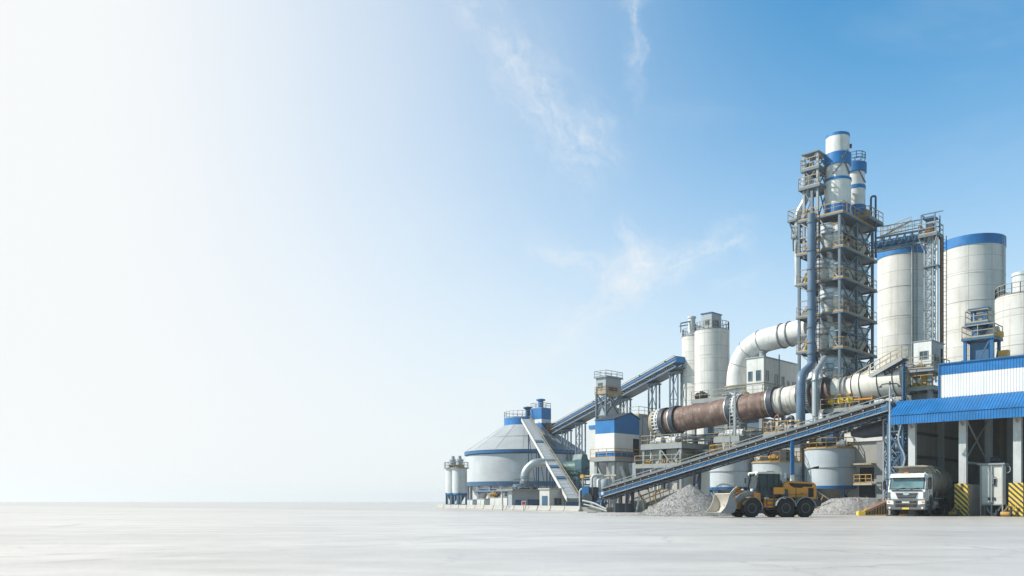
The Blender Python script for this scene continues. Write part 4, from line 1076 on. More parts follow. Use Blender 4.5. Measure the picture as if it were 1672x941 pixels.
# dark sheets on the far side stand in for deep shade inside the frame
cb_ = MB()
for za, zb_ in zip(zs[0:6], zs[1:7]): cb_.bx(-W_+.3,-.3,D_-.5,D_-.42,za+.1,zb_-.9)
cb_.build('rear_shade_sheet', M['dsteel'], tw)
# outrigger decks at upper left and right
for py, x0, y1 in ((370,-W_-.8,2.2),(341,-W_-1.2,2.4)):
    z = tz(py); deckp(tw,x0,-W_-.22,-.3,y1,z,.22,'steel','fl','tan','outrigger')
    MB().path(fillet([(x0+.3,-.4,z-.3),(-W_-.5,-.3,z-1.6)],.5),.08,8).build('bracket', M['steel'], tw)
z = tz(338); deckp(tw,-.5,1.1,D_*.58,D_+.3,z,.28,'steel','fr','yellow','outrigger')
MB().bx(-.3,.4,D_*.7,D_-1,z+.01,z+1.1).build('filter_box', M['tan'], tw)
MB().path(fillet([(.35,D_*.85,z),(.35,D_*.85,z+2.7),(.85,D_*.85,z+2.7),(.85,D_*.85,z-4)],.45,6),.11,10).build('gooseneck_pipe', M['bluesteel'], tw)
# head frame, three small levels
hx0, hx1, hy0, hy1 = -W_+.35, -2.35, .1, 2.2
for x_ in (hx0+.1,hx1-.1):
    for y_ in (hy0+.1,hy1-.1): MB().bx(x_-.12,x_+.12,y_-.12,y_+.12,ztop-4,tz(236)).build('head_column', M['lsteel'], tw)
for py, e in ((291,.55),(260,.3)):
    deckp(tw,hx0-e*.7,hx1+e*.6,hy0-e*.6,hy1+e,tz(py),.28,'steel','flr','tan','head_deck')
MB().bx(hx0-.1,hx1+.1,hy0-.15,hy1+.1,tz(236),tz(234)).build('head_roof', M['steel'], tw)
hm_ = MB()
for za, zb_ in ((ztop,tz(291)),(tz(291),tz(260)),(tz(260),tz(236))):
    hm_.beam((hx0,hy0,za),(hx1,hy0,zb_),.1); hm_.beam((hx1,hy0,za),(hx0,hy0,zb_),.1); hm_.beam((hx1,hy0,za),(hx1,hy1,zb_),.1); hm_.beam((hx1,hy1,za),(hx1,hy0,zb_),.1)
hm_.build('head_bracing', M['steel'], tw)
MB().lathe([(0,tz(290)),(.55,tz(290)),(.55,tz(272)),(.2,tz(265)),(0,tz(265))],(-3.9,.8,0),18).build('head_bin', M['cyclone'], tw)
motor(tw,(-3.7,.8,tz(260)),1.1,'lsteel'); motor(tw,(-3.6,.6,tz(340)),1.0,'yellow')
MB().path(fillet([(-W_-.3,.2,LV[3]),(-W_-.3,.2,tz(330)),(-W_+.4,.6,tz(310)),(-W_+.6,.6,tz(292))],1.2,8),.34,16).build('side_duct', M['galv'], tw)
MB().path([(-3.1,.5,LV[2]),(-3.1,.5,tz(345))],.22,12).path([(-W_-.35,.3,LV[3]),(-W_-.35,.3,tz(420))],.3,12).build('side_riser', M['galv'], tw)
# the two stacks
def stack(x, y, Yd, label, rows):
    wx = CX+x*q2+y*q2; wy = CY-x*q2+y*q2
    T = thing('stack',label,'stack',(wx,wy,0),0,'blue and white stacks on the tower')
    for (p0,p1,r,mat,nm) in rows:
        MB().lathe([(r*.5,hz(p0,wy-1.0)),(r,hz(p0,wy-1.0)),(r,hz(p1,wy-1.0)),(r*.5,hz(p1,wy-1.0))],n=40).build(nm, M[mat], T)
    return T, wx, wy
K1, kx1, ky1 = stack(-1.25,2.3,0,'taller front stack on the tower, white with two blue bands and rim',
    [(348,333,1.38,'cladb','base_band'),(332.8,293,1.34,'white','lower_shell'),(292.8,289,1.40,'cladb','mid_ring'),(288.8,267,1.20,'white','middle_shell'),(266.8,248,1.36,'cladb','blue_band'),(247.8,220,1.18,'white','upper_shell'),(219.8,215.5,1.21,'cladb','rim_band')])
MB().beam((-.9,-1.1,hz(290,ky1)),(.3,-1.42,hz(268,ky1)),.12).beam((.9,-1.0,hz(290,ky1)),(-.1,-1.42,hz(262,ky1)),.12).beam((0,-1.43,hz(268,ky1)),(0.5,-1.38,hz(253,ky1)),.10).build('bracket', M['steel'], K1)
MB().tube((1.1,-.3,hz(241,ky1)),(1.35,-.4,hz(241,ky1)),.22,n=12).build('port', M['dsteel'], K1)
K2, kx2, ky2 = stack(-.95,6.1,0,'shorter rear stack on the tower with a wide blue cap',
    [(348,333,1.05,'cladb','base_band'),(332.8,306,.98,'white','lower_shell'),(305.8,300,1.02,'cladb','mid_ring'),(299.8,278,.92,'white','upper_shell'),(277.8,263,1.12,'cladb','cap_band')])
MB().beam((-.3,-1.02,hz(278,ky2)),(.75,-.8,hz(303,ky2)),.1).build('bracket', M['steel'], K2)
MB().crail((0,0,hz(263,ky2)),1.0,.7,10).build('railing', M['steel'], K2)
# blue duct down the lit face
vd = [wp(1325,350,88.9), wp(1325,590,88.9), wp(1308,622,82.6), wp(1307,700,82.6)]
T = thing('blue_duct','blue vertical duct down the lit tower face, kinking left before the kiln','duct',(vd[0].x,vd[0].y,0))
P_ = [v-Vector((vd[0].x,vd[0].y,0)) for v in vd]
MB().path(fillet([P_[0],P_[1]],.5),.41,22).build('duct', M['ductsteel'], T)
MB().path(fillet([P_[1]+Vector((0,0,.3)),P_[1]-Vector((0,0,.4)),P_[2]+Vector((0,0,.5)),P_[3]],.9,8),.42,22).build('lower_duct', M['ductsteel'], T)
for py in (364,410,440,475,505,535,560,578): 
    MB().ring(.39,.50,hz(py,88.9)-.06,hz(py,88.9)+.06,n=24).build('flange', M['steel'], T)
MB().ladder((.62,-.15,hz(590,88.9)),(.62,-.15,hz(350,88.9)),.35,(1,0,0)).build('ladder', M['dsteel'], T)
vd = [wp(1347,585,86.5), wp(1331,612,81.6), wp(1331,680,81.6)]
T = thing('pale_downpipe','slim pale downpipe bending before the kiln between blue duct and tower corner','pipe',(vd[2].x,vd[2].y,0))
P_ = [v-Vector((vd[2].x,vd[2].y,0)) for v in vd]
MB().path(fillet(P_,.9,6),.3,18).build('pipe', M['galv'], T)
MB().path([P_[1]+Vector((0,0,-.6)),P_[1]+Vector((0,0,-.5))],.38,18).build('flange', M['lsteel'], T)
MB().ladder(P_[2]+Vector((.1,-.35,0)),P_[1]+Vector((.1,-.35,-.4)),.32,(1,0,0)).build('ladder', M['lsteel'], T)

# ================================================================== RIGHT-HAND TOP: BRIDGE, ELEVATOR, ELEVATOR HOUSE
b0, b1 = wp(1424,411,96), wp(1508,396,100)
T = thing('pipe_bridge','blue trussed pipe bridge with handrail between preheater tower and the blue-rimmed silo','bridge',(b0.x,b0.y,0))
a, b = Vector((0,0,b0.z)), b1-Vector((b0.x,b0.y,0))
sdv = Vector((0,-.8,0)); m = MB()
for s in (-1,1):
    m.beam(a+sdv*s,b+sdv*s,.16); m.beam(a+sdv*s+Vector((0,0,1.2)),b+sdv*s+Vector((0,0,1.2)),.13)
    for i in range(7):
        q0, q1 = a.lerp(b,i/7)+sdv*s, a.lerp(b,(i+1)/7)+sdv*s; u = Vector((0,0,1.2))
        m.beam(q0,q0+u,.09); m.beam(q0,q1+u,.08)
m.build('truss', M['steel'], T)
MB().beam(a-Vector((0,0,.1)),b-Vector((0,0,.1)),1.3,.06).build('floor', M['steel'], T)
MB().path([a+Vector((0,-.3,.5)),b+Vector((0,-.3,.5))],.34,14).build('pipe', M['blue'], T)
MB().rail([a+Vector((0,-.8,1.25)),b+Vector((0,-.8,1.25))],1.2,1.2).rail([a+Vector((1.2,.6,1.9)),b+Vector((0,.6,1.9))],1.0,1.4).build('railing', M['tan'], T)
# equipment on silo roof
T = thing('roof_frame','railed pipe frame with valves on the roof of the silo beside the tower','platform',((1470-836)/F*102.5,102.5,31.35),GRID)
deckp(T,-2.0,1.6,-1.2,1.3,.3,.14,'steel','flr','tan')
MB().path(fillet([(-1.8,-.4,.4),(-1.8,-.4,1.8),(-.6,-.4,2.3),(1.4,-.4,2.9)],.5,6),.12,8).build('sloping_pipe', M['steel'], T)
MB().rail([(-1.9,-.9,1.5),(1.6,-.9,2.2)],1.0,.9).build('upper_railing', M['tan'], T)
motor(T,(-.6,.2,.35),.9,'blue'); motor(T,(.8,.3,.35),.9,'bluesteel')
# bucket elevator
X, Y, L, Rr = cor(1523,86.5,1507,1541)
el = thing('bucket_elevator','slender grey lattice bucket elevator with roofed head platform between the two big silos','elevator',(X,Y,0),GRID)
zh, zt_, zb_ = hz(385,86.5), hz(362,86.5), hz(575,86.5)
lattice(el,-.8,0,0,.9,zb_-3,zh,14,'lsteel',.12,.05,'fr')
MB().bx(-.55,-.2,.1,.7,zb_-2,zh+.3).build('elevator_casing', M['galv'], el)
MB().path([(.32,.25,zb_-2),(.32,.25,zh-.2)],.15,12).build('pale_riser', M['white'], el)
MB().path([(.62,.7,zb_-2),(.62,.7,zh-.2)],.11,12).path([(.45,.85,zb_-2),(.45,.85,zh-.2)],.07,10).build('rust_riser', M['rust'], el)
MB().ladder((.85,.9,zb_-2),(.85,.9,zh),.3,(.7,.7,0)).build('ladder', M['dsteel'], el)
deckp(el,-1.25,.6,-.55,1.35,zh+.15,.28,'steel','flrb','tan')
deckp(el,-.95,.55,-.2,1.1,zh-3.0,.12,'steel','','tan','lower_deck')
for x_ in (-1.0,.3):
    for y_ in (-.3,1.1): MB().bx(x_-.06,x_+.06,y_-.06,y_+.06,zh+.16,zt_+.8).build('head_post', M['steel'], el)
MB().bx(-.9,.2,-.2,1.0,zt_+.35,zt_+.55).build('head_roof', M['bluesteel'], el)
MB().bx(-.6,0,.0,.7,zh+.16,zh+1.3).build('head_box', M['dsteel'], el)
MB().beam((-1.0,-.3,zt_+.8),(.8,.6,zt_+1.05),.1).beam((-1.0,-.3,zt_+.8),(-1.0,1.1,zt_+.8),.08).build('jib', M['lsteel'], el)
motor(el,(-.3,-.2,zh+.16),.8,'rust')
MB().beam((-1.15,-.5,zh-.2),(-.8,0,zh-1.4),.1).beam((.55,-.45,zh-.2),(0,0,zh-1.4),.1).build('bracket', M['lsteel'], el)
# elevator house
X, Y, L, Rr = cor(1521,77,1492,1541)
eh = thing('elevator_house','white elevator house with three dark windows beneath the elevator shaft','building',(X,Y,0),GRID)
za, zt_ = hz(601,77), hz(556,77)
MB().bx(-L,0,0,Rr,za,zt_).build('wall', M['cladg'], eh); MB().bx(-L-.01,-.0,-.02,.0,za,zt_-.02).build('front_wall', M['white'], eh)
MB().bx(-L-.08,.08,-.08,Rr+.08,zt_,zt_+.08).build('roof', M['lsteel'], eh)
window(eh,-L+.5,-L+1.25,za+.85,za+1.6,-.02); window(eh,.75,1.1,za+.7,za+1.35,0,'x',bars=0); window(eh,1.4,1.75,za+.65,za+1.25,0,'x',bars=0)
deckp(eh,-L-1.2,.4,-.6,Rr+.5,za-.03,.28,'lsteel','fr','tan')
z2 = hz(632,77)
deckp(eh,-L-1.3,.35,-.6,Rr+.5,z2,.3,'lsteel','flr','yellow','lower_deck')
for x_ in (-L-.9,-.15):
    for y_ in (.1,Rr-.1): MB().bx(x_-.17,x_+.17,y_-.17,y_+.17,0,za-.32).build('leg', M['lsteel'], eh)
MB().beam((-L-.9,-.1,z2-.3),(-.2,-.1,7.6),.14).beam((-.1,.1,7.6),(-.1,Rr-.1,z2-.3),.14).build('brace', M['lsteel'], eh)
MB().bx(-L-.5,-.4,.8,Rr-.3,0,z2-.4).build('lower_house', M['greypaint'], eh)
motor(eh,(-L-.3,.1,za),.9,'lsteel'); motor(eh,(-L+.6,-.1,za),.7,'tan'); motor(eh,(-1.4,.3,z2),.8,'yellow','y'); motor(eh,(-2.4,.4,z2),.9,'rust'); MB().bx(-.9,-.5,.1,.5,z2,z2+1.2).build('control_cabinet', M['yellow'], eh)
MB().tube((.3,1.7,za),(.3,1.7,za+1.9),.09,n=8).build('vent_pipe', M['dsteel'], eh)
# cooler gallery above the pale kiln end: walkway rising to the right
w0, w1 = wp(1376,644,82.5), wp(1478,586,76.2)
T = thing('walkway','sloping railed walkway rising right above the pale end of the kiln','walkway',(w0.x,w0.y,0))
a, b = Vector((0,0,w0.z)), w1-Vector((w0.x,w0.y,0)); d = (b-a); sd = d.cross(Vector((0,0,1))).normalized(); up = sd.cross(d).normalized()
MB().beam(a,b,.72,.06,up).build('walk_plate', M['deck'], T)
MB().beam(a+sd*.4,b+sd*.4,.08,.26,up).beam(a-sd*.4,b-sd*.4,.08,.26,up).build('stringer', M['lsteel'], T)
MB().rail([a+sd*.4+up*.12,b+sd*.4+up*.12],1.0).rail([a-sd*.4+up*.12,b-sd*.4+up*.12],1.0).build('railing', M['tan'], T)
rg = MB()
for i in range(14):
    q = a.lerp(b,(i+.5)/14); rg.beam(q-up*.1,q-up*.42,.1)
rg.beam(a-up*.42,b-up*.42,.08,.08,up).build('under_truss', M['dsteel'], T)
for f in (.12,.3,.5,.97):
    q = a.lerp(b,f); zl = q.z-2.2 if f < .9 else 0
    MB().beam(q-up*.2,(q.x,q.y,zl),.2).build('post', M['yellow'] if f < .9 else M['bluesteel'], T)
# burner carriage, yellow-green valves at the kiln throat
q = wp(1383,819,81.2)
T = thing('valve_train','yellow-green valve cluster with thin orange pipe at the narrow throat of the kiln','valves',(q.x,q.y,0),GRID)
z = hz(664,81.2)
deckp(T,-2.2,1.6,-1.0,.4,z-.3,.25,'lsteel','f','tan')
for x_ in (-1.2,-.4,.5):
    MB().lathe([(0,-.3),(.18,-.3),(.3,-.1),(.42,0),(.3,.1),(.18,.3),(0,.3)],(x_,-.5,z+.5),14,'x').build('valve', M['plate'], T)
    MB().tube((x_,-.5,z-.3),(x_,-.5,z+1.1),.1,n=8).ring(.2,.26,z+1.06,z+1.12,(x_,-.5,0),14).build('spindle', M['yellow'], T)
MB().path([(-1.6,-.5,z+.5),(2.6,-.5,z+.5)],.09,8).build('fuel_pipe', M['orange'], T)
for x_ in (-2,1.4): MB().bx(x_-.1,x_+.1,-.5,-.3,0,z-.56).build('leg', M['steel'], T)
# small blue filter tower on the shed roof
q = wp(1605,819,74.5); zr = 11.85
ft = thing('filter_tower','small blue two-storey filter tower with flat cap on the shed roof','tower',(q.x,q.y,zr),GRID)
s_ = 74.5/F
def fz(py): return hz(py,74.5)-zr
for x_ in (-1.15,.95):
    for y_ in (-.9,1.1): MB().bx(x_-.12,x_+.12,y_-.12,y_+.12,-.7,fz(553)-.2).build('leg', M['blue'], ft)
MB().beam((-1.1,-.95,-.5),(.9,-.95,fz(556)),.1).beam((1.0,-.9,-.5),(1.0,1.1,fz(556)),.1).bx(-.9,.6,-.5,.8,-.7,fz(560)).build('brace', M['bluesteel'], ft)
deckp(ft,-1.4,1.2,-1.15,1.4,fz(553),.22,'bluesteel','flr','tan')
MB().lathe([(.5,fz(553)),(.5,fz(535)),(.2,fz(531)),(.2,fz(525))],(-.3,-.2,0),18).build('filter_body', M['bluesteel'], ft)
MB().lathe([(0,-.55),(.42,-.5),(.5,-.2),(.5,.5),(0,.5)],(.6,.5,fz(553)+.5),18,'x').build('fan_drum', M['cream'], ft)
MB().ring(.42,.52,-.06,.06,(.15,-.4,fz(533)),20,'y').build('curved_pipe', M['blue'], ft)
deckp(ft,-1.2,.7,-.9,.9,fz(528),.3,'bluesteel','flr','tan','upper_deck')
for x_ in (-.75,.25):
    for y_ in (-.45,.45): MB().bx(x_-.07,x_+.07,y_-.07,y_+.07,fz(528),fz(507)).build('cap_post', M['blue'], ft)
MB().bx(-.5,0,-.2,.3,fz(528),fz(512)).build('cap_core', M['lsteel'], ft)
MB().prism([(-.75,fz(507)),(.75,fz(507)),(.4,fz(503)),(-.4,fz(503))],-1.05,.55,'x').build('cap_roof', M['bluesteel'], ft)
MB().bx(1.0,1.5,-.1,.5,fz(553),fz(545)).bx(1.1,1.9,.2,.8,-.7,fz(575)).build('side_box', M['yellow'], ft)
MB().path(fillet([(-1.9,-.6,-.6),(-1.9,-.6,.8),(-1.5,-.4,1.6)],.5,5),.09,8).build('hose_pipe', M['dsteel'], ft)
MB().tube((1.0,1.0,fz(553)),(1.0,1.0,fz(536)),.04,n=6).build('aerial', M['lsteel'], ft)
# double-armed lamp post before the canopy end
q = wp(1454,819,65.3); zt = hz(624,65.3)
T = thing('lamp_post','slim grey lamp post with two drooping arms by the left end of the canopy','lamp post',(q.x-.05,q.y,0),R_(-20))
MB().tube((0,0,0),(0,0,zt),.09,.06,10).build('pole', M['galv'], T)
for s in (-1,1):
    a_ = MB().path([(0,0,zt-.15),(s*.15,0,zt-.12),(s*.5,0,zt-.15),(s*.68,0,zt-.32)],.045,8).build('arm', M['dsteel'], T)
    MB().box((s*.66,0,zt-.36),(.22,.16,.08)).build('lamp_head', M['dsteel'], a_)
MB().lathe([(0,zt-.2),(.1,zt-.2),(.06,zt+.05),(0,zt+.05)],n=10).build('finial', M['dsteel'], T)
MB().bx(-.25,.25,-.25,.25,0,.08).build('base_plate', M['dsteel'], T)

# ================================================================== CONCRETE BUILDING BEHIND THE TANKS
X, Y, L, Rr = cor(1474,76,1384,1490)
pb = thing('process_building','concrete process building with balcony opening, between the right tank and the shed','building',(X,Y,0),GRID)
zt = hz(718,76)
MB().bx(-L,0,0,6,0,zt).build('wall', M['hall'], pb)
MB().bx(-L-.2,.2,-.25,6.2,zt,zt+.8).build('parapet', M['pale'], pb)
def lx(px): 
    k = (px-836)/F; return -(X-k*Y)/(q2*(1+k))
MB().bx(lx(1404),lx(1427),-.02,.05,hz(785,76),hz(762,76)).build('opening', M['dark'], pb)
MB().bx(lx(1401),lx(1430),-1.0,-.003,hz(758,76),hz(755,76)).build('canopy_slab', M['tan'], pb)
bl = MB().bx(lx(1400),lx(1430),-.9,-.003,hz(789,76)-.15,hz(789,76)).build('balcony', M['concrete'], pb)
MB().rail([(lx(1400)+.05,-.85,hz(789,76)),(lx(1430)-.05,-.85,hz(789,76))],.8,.5).build('railing', M['yellow'], bl)
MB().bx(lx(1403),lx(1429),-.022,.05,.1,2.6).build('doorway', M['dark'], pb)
MB().bx(lx(1433),lx(1446),-.25,-.003,0,zt-.1).build('buttress', M['greypaint'], pb)
for i, px in enumerate((1448,1453,1458)):
    x = lx(px); MB().path(fillet([(x,-.3,zt-.5),(x+.4,-.3,zt-2.0),(x-.1,-.3,zt-3.5),(x+.6,-.3,zt-5.2)],.6,6),.12,10).build('cable_loop', M['galv'], pb)
zf = zt+.8
for px in (1397,1417,1436,1455): x = lx(px); MB().bx(x-.14,x+.14,.0,.28,zf,zf+2.3).build('frame_post', M['lsteel'], pb)
MB().bx(lx(1395),lx(1470),-.02,.3,zf+2.31,zf+2.55).build('frame_beam', M['lsteel'], pb)
MB().beam((lx(1399),.15,zf),(lx(1416),.15,zf+2.2),.12).beam((lx(1437),.15,zf+2.2),(lx(1454),.15,zf),.12).build('frame_brace', M['lsteel'], pb)
MB().bx(-L+.8,-.6,1.2,5,zf,zf+2.5).build('penthouse', M['dsteel'], pb)
MB().rail([(-L,-.1,zf),(0,-.1,zf)],.9).build('roof_railing', M['tan'], pb)
motor(pb,(lx(1426),.6,zf),.9,'vessel'); motor(pb,(lx(1445),.6,zf),.9,'rust')

# ================================================================== TANKS UNDER THE CONVEYOR
def tank(label, px, Y, r, zt, zb, rails=True, extra=True):
    T = thing('process_tank',label,'tank',((px-836)/F*Y,Y,0),R_(-40),'steel tanks under the conveyor')
    MB().lathe([(r,zb),(r,zt)],n=56).build('shell', M['tank'], T)
    MB().lathe([(r-.02,zb-.01),(.4,.9),(.4,.5)],n=40).build('cone', M['body'], T)
    MB().lathe([(r+.1,zt),(r+.1,zt+.08),(0,zt+.2)],n=56).build('lid', M['tan'], T)
    MB().ring(r-.03,r+.07,(zt+zb)/2-.04,(zt+zb)/2+.04,n=56).build('seam_ring', M['lsteel'], T)
    MB().ring(r-.05,r+.12,zb-.22,zb+.06,n=56).build('ring_beam', M['blue'], T)
    for i in range(6):
        a = 2*math.pi*(i+.25)/6; c, s = math.cos(a), math.sin(a)
        MB().beam((r*.97*c,r*.97*s,0),(r*.97*c,r*.97*s,zb-.2),.26).build('leg', M['bluesteel'], T)
    m = MB()
    for i in (3,4,5):
        a = 2*math.pi*(i+.25)/6; a2 = 2*math.pi*(i+1.25)/6
        m.beam((r*.97*math.cos(a),r*.97*math.sin(a),zb-.3),(r*.97*math.cos(a2),r*.97*math.sin(a2),.4),.09)
    m.build('brace', M['lsteel'], T)
    if rails: MB().crail((0,0,zt+.06),r+.02,.95,18).build('railing', M['yellow'], T)
    return T
tC = tank('right-hand blue-grey tank on blue legs with large fan drum on its lid',1357,81,2.5,hz(735,81),hz(795,81))
zt = hz(735,81)
MB().lathe([(.0,-.7),(.85,-.7),(.95,-.55),(.95,-.3)],(-.2,-.4,zt+1.25),28,'x').build('fan_cover', M['white'], tC)
MB().lathe([(.80,-.29),(.80,.8),(.7,.9),(0,.9)],(-.2,-.4,zt+1.25),28,'x').build('fan_drum', M['bluesteel'], tC)
MB().bx(-1.2,1.0,-.9,.1,zt+.1,zt+.45).build('fan_base', M['dsteel'], tC)
motor(tC,(-1.4,-.9,zt+.15),.9,'rust'); motor(tC,(1.3,-.7,zt+.15),1.0,'lsteel'); motor(tC,(1.5,.2,zt+.15),.9,'vessel')
MB().path(fillet([(1.2,-.6,zt+.1),(1.2,-.6,zt+1.5),(1.9,-.3,zt+1.8)],.4,5),.14,10).build('vent_pipe', M['dsteel'], tC)
tB = tank('middle grey tank behind the loader cab with pumps on its railed lid',1268,82.5,2.4,hz(757,82.5),2.2)
zt = hz(757,82.5)
motor(tB,(-1.2,-1.2,zt+.15),1.1,'vessel','y'); motor(tB,(.4,-1.6,zt+.15),.9,'yellow')
MB().bx(-1.4,1.2,-.6,.6,zt+.15,zt+1.3).build('mixer_box', M['dsteel'], tB); MB().lathe([(0,zt),(.5,zt),(.5,zt+1.7),(0,zt+1.8)],(-1.1,-.6,0),18).build('filter_can', M['vessel'], tB)
tA = tank('left-hand grey tank in the shadow of the blue conveyor beside the gravel heap',1194,84.5,2.05,5.6,hz(797,84.5))
# side chute under tank C
T = thing('feed_chute','pale bent chute between the loader tail and the right tank','chute',(wp(1340,819,71.5).x,73.6,0),R_(-20))
MB().prism([(-1.0,0),(-.2,0),(.0,.5),(-.5,1.6),(-1.2,2.6),(-1.5,2.5),(-1.0,1.2)],-.5,.5,'y').build('body', M['cream'], T)
MB().beam((-1.1,-.6,0),(-.7,-.6,1.6),.12).beam((.2,-.6,0),(.9,-.6,1.6),.1).bx(-1.6,.6,-.8,-.6,0,.35).build('frame', M['yellow'], T)

# ================================================================== MAIN BELT CONVEYOR
C0, C1 = Vector((9.75,88.4,0)), Vector((30.55,69.2,0))
C0.z, C1.z = hz(806,88.4), hz(665,69.2)
mc = thing('belt_conveyor','long inclined belt conveyor with blue truss side rising from the crusher to the shed','conveyor',(C0.x,C0.y,0))
a = Vector((0,0,C0.z)); b = C1-Vector((C0.x,C0.y,0)); d = (b-a); dn = d.normalized(); sd = d.cross(Vector((0,0,1))).normalized(); up = sd.cross(d).normalized(); LEN = d.length
# sd points to the camera side
if sd.y > 0: sd = -sd
W2 = .62
MB().beam(a+up*.42,b+up*.42,1.1,.05,up).build('upper_belt', M['belt'], mc)
MB().beam(a-up*.52,b-up*.52,1.0,.04,up).build('return_belt', M['black'], mc)
for s in (1,-1):
    o_ = sd*s*W2
    MB().beam(a+o_+up*.52,b+o_+up*.52,.10,.09,up).build('top_rail', M['greypaint'], mc)
    MB().beam(a+o_-up*.14,b+o_-up*.14,.08,.30,up).build('stringer', M['blue' if s>0 else 'bluesteel'], mc)
    MB().beam(a+o_*1.06+up*.07,b+o_*1.06+up*.07,.12,.05,up).beam(a+o_*1.08-up*.33,b+o_*1.08-up*.33,.16,.08,up).build('flange', M['lsteel'], mc)
n = 30
ht = MB(); br_ = MB(); id_ = MB(); dots = MB()
for i in range(n+1):
    q = a.lerp(b,i/n)
    for s in (1,-1):
        ht.beam(q+sd*s*W2*.98+up*.09,q+sd*s*W2*.98+up*.47,.05)
        MB().tube(q+sd*s*W2*.9+up*.27,q+sd*s*(W2+.04)+up*.27,.055,n=8).build('roller_end', M['lsteel'], mc)
    id_.tube(q-sd*.5+up*.30,q+sd*.5+up*.30,.07,n=8); id_.tube(q-sd*.5-up*.45,q+sd*.5-up*.45,.05,n=8)
    br_.beam(q-sd*.6-up*.4,q+sd*.6-up*.4,.07)
    br_.beam(q+sd*(W2+.05)-up*.30,q+sd*(W2+.05)+up*.05,.08)
    if i < n: br_.beam(q+sd*(W2+.05)-up*.28,a.lerp(b,(i+1)/n)+sd*(W2+.05)+up*.03,.06)
ht.build('idler_bracket', M['dsteel'], mc); id_.build('idler_rollers', M['dsteel'], mc); br_.build('cross_ties', M['bluesteel'], mc); pass
sh_ = MB(); sh_.beam(a+up*.26,b+up*.26,1.1,.26,up); sh_.build('shadow_plate', M['black'], mc)  # black plate stands in for the shade between belt and stringer
ud = MB()
for s in (1,-1):
    ud.beam(a+sd*s*.5-up*.62,b+sd*s*.5-up*.62,.1,.1,up)
    for i in range(n):
        q0, q1 = a.lerp(b,i/n)+sd*s*.5, a.lerp(b,(i+1)/n)+sd*s*.5
        ud.beam(q0-up*.36,q1-up*.62,.04) if i%2 else ud.beam(q0-up*.62,q1-up*.36,.04)
ud.build('under_truss', M['dsteel'], mc)
# walkway with handrail on the far side
MB().beam(a-sd*.98+up*.2,b-sd*.98+up*.2,.5,.06,up).build('walkway', M['deck'], mc)
MB().rail([a-sd*1.2+up*.25,b-sd*1.2+up*.25],1.0,1.3,.03).rail([a-sd*.72+up*.45,a.lerp(b,.98)-sd*.72+up*.45],.45,1.3,.022,mid=False).build('railing', M['lsteel'], mc)
for p_, nm in ((a,'tail_drum'),(b,'head_drum')):
    MB().tube(p_-sd*.55,p_+sd*.55,.46,n=24).build(nm, M['dsteel'], mc)
    MB().beam(p_+sd*.66-dn*.5,p_+sd*.66+dn*.3,.1,.5,up).build('bearing_plate', M['bluesteel'], mc)
MB().tube(a+sd*.5,a+sd*.75,.16,n=14).build('tail_bearing', M['vessel'], mc)
for f in (.10,.37):
    q = a.lerp(b,f); T = MB()
    if f < .2:
        T.beam(q+sd*.5-up*.4,(q.x+sd.x*.5,q.y+sd.y*.5,0),.3); T.beam(q-sd*.5-up*.4,(q.x-sd.x*.5,q.y-sd.y*.5,0),.3)
        T.build('support', M['dsteel'], mc)
    else:
        for s in (1,-1):
            MB().beam(q+sd*s*.5-up*.5,(q.x+sd.x*s*.5,q.y+sd.y*s*.5,0),.26).build('support', M['dsteel'], mc)
        MB().beam((q.x+sd.x*.5,q.y+sd.y*.5,q.z*.35),(q.x-sd.x*.5,q.y-sd.y*.5,q.z*.8),.1).build('support_brace', M['bluesteel'], mc)
# blue single post of the picture, lower part white to paint in the sunlight on it
k = (1289-836)/F; tt = (k*C0.y-C0.x)/((C1-C0).x-k*(C1-C0).y); q = a.lerp(b,tt)
MB().bx(q.x-.14,q.x+.14,q.y-.9,q.y-.62,3.4,q.z-.3).build('post', M['blue'], mc); MB().bx(q.x-.13,q.x+.13,q.y-.89,q.y-.63,0,3.395).build('lit_post_foot', M['white'], mc)
MB().bx(q.x-.55,q.x+.55,q.y-.85,q.y-.67,3.42,3.5).build('post_arm', M['lsteel'], mc)
# slab of dark plate legs at tail
q = a.lerp(b,.07); MB().box((q.x,q.y-.1,.45),(1.6,1.2,.9)).build('tail_box', M['dsteel'], mc, bevel=.04)
# dark dust hood hanging under the head end
q0, q1 = a.lerp(b,.86)-up*.95-sd*1.6, a.lerp(b,.99)-up*1.35-sd*1.6
MB().path([q0,q0.lerp(q1,.25),q0.lerp(q1,.75),q1],[.25,.55,.7,.65],20).build('dust_hood', M['dsteel'], mc)
T = thing('chute_tower','pale lattice head frame with curved chute at the upper end of the belt conveyor','frame',(C1.x+.2,C1.y+.6,0),GRID)
lattice(T,-.5,.7,0,1.0,0,C1.z+.6,6,'lsteel',.12,.07)
MB().path(fillet([(0,.3,C1.z+.9),(.2,-.2,C1.z+.7),(.4,-.3,C1.z-.4),(.3,.2,C1.z-2)],.6,6),.1,10).build('chute', M['galv'], T)
MB().bx(-.8,1.6,-.4,1.2,C1.z-.75,C1.z-.6).rail([(-.8,-.4,C1.z-.6),(1.6,-.4,C1.z-.6)],.8).build('platform', M['bluesteel'], T)

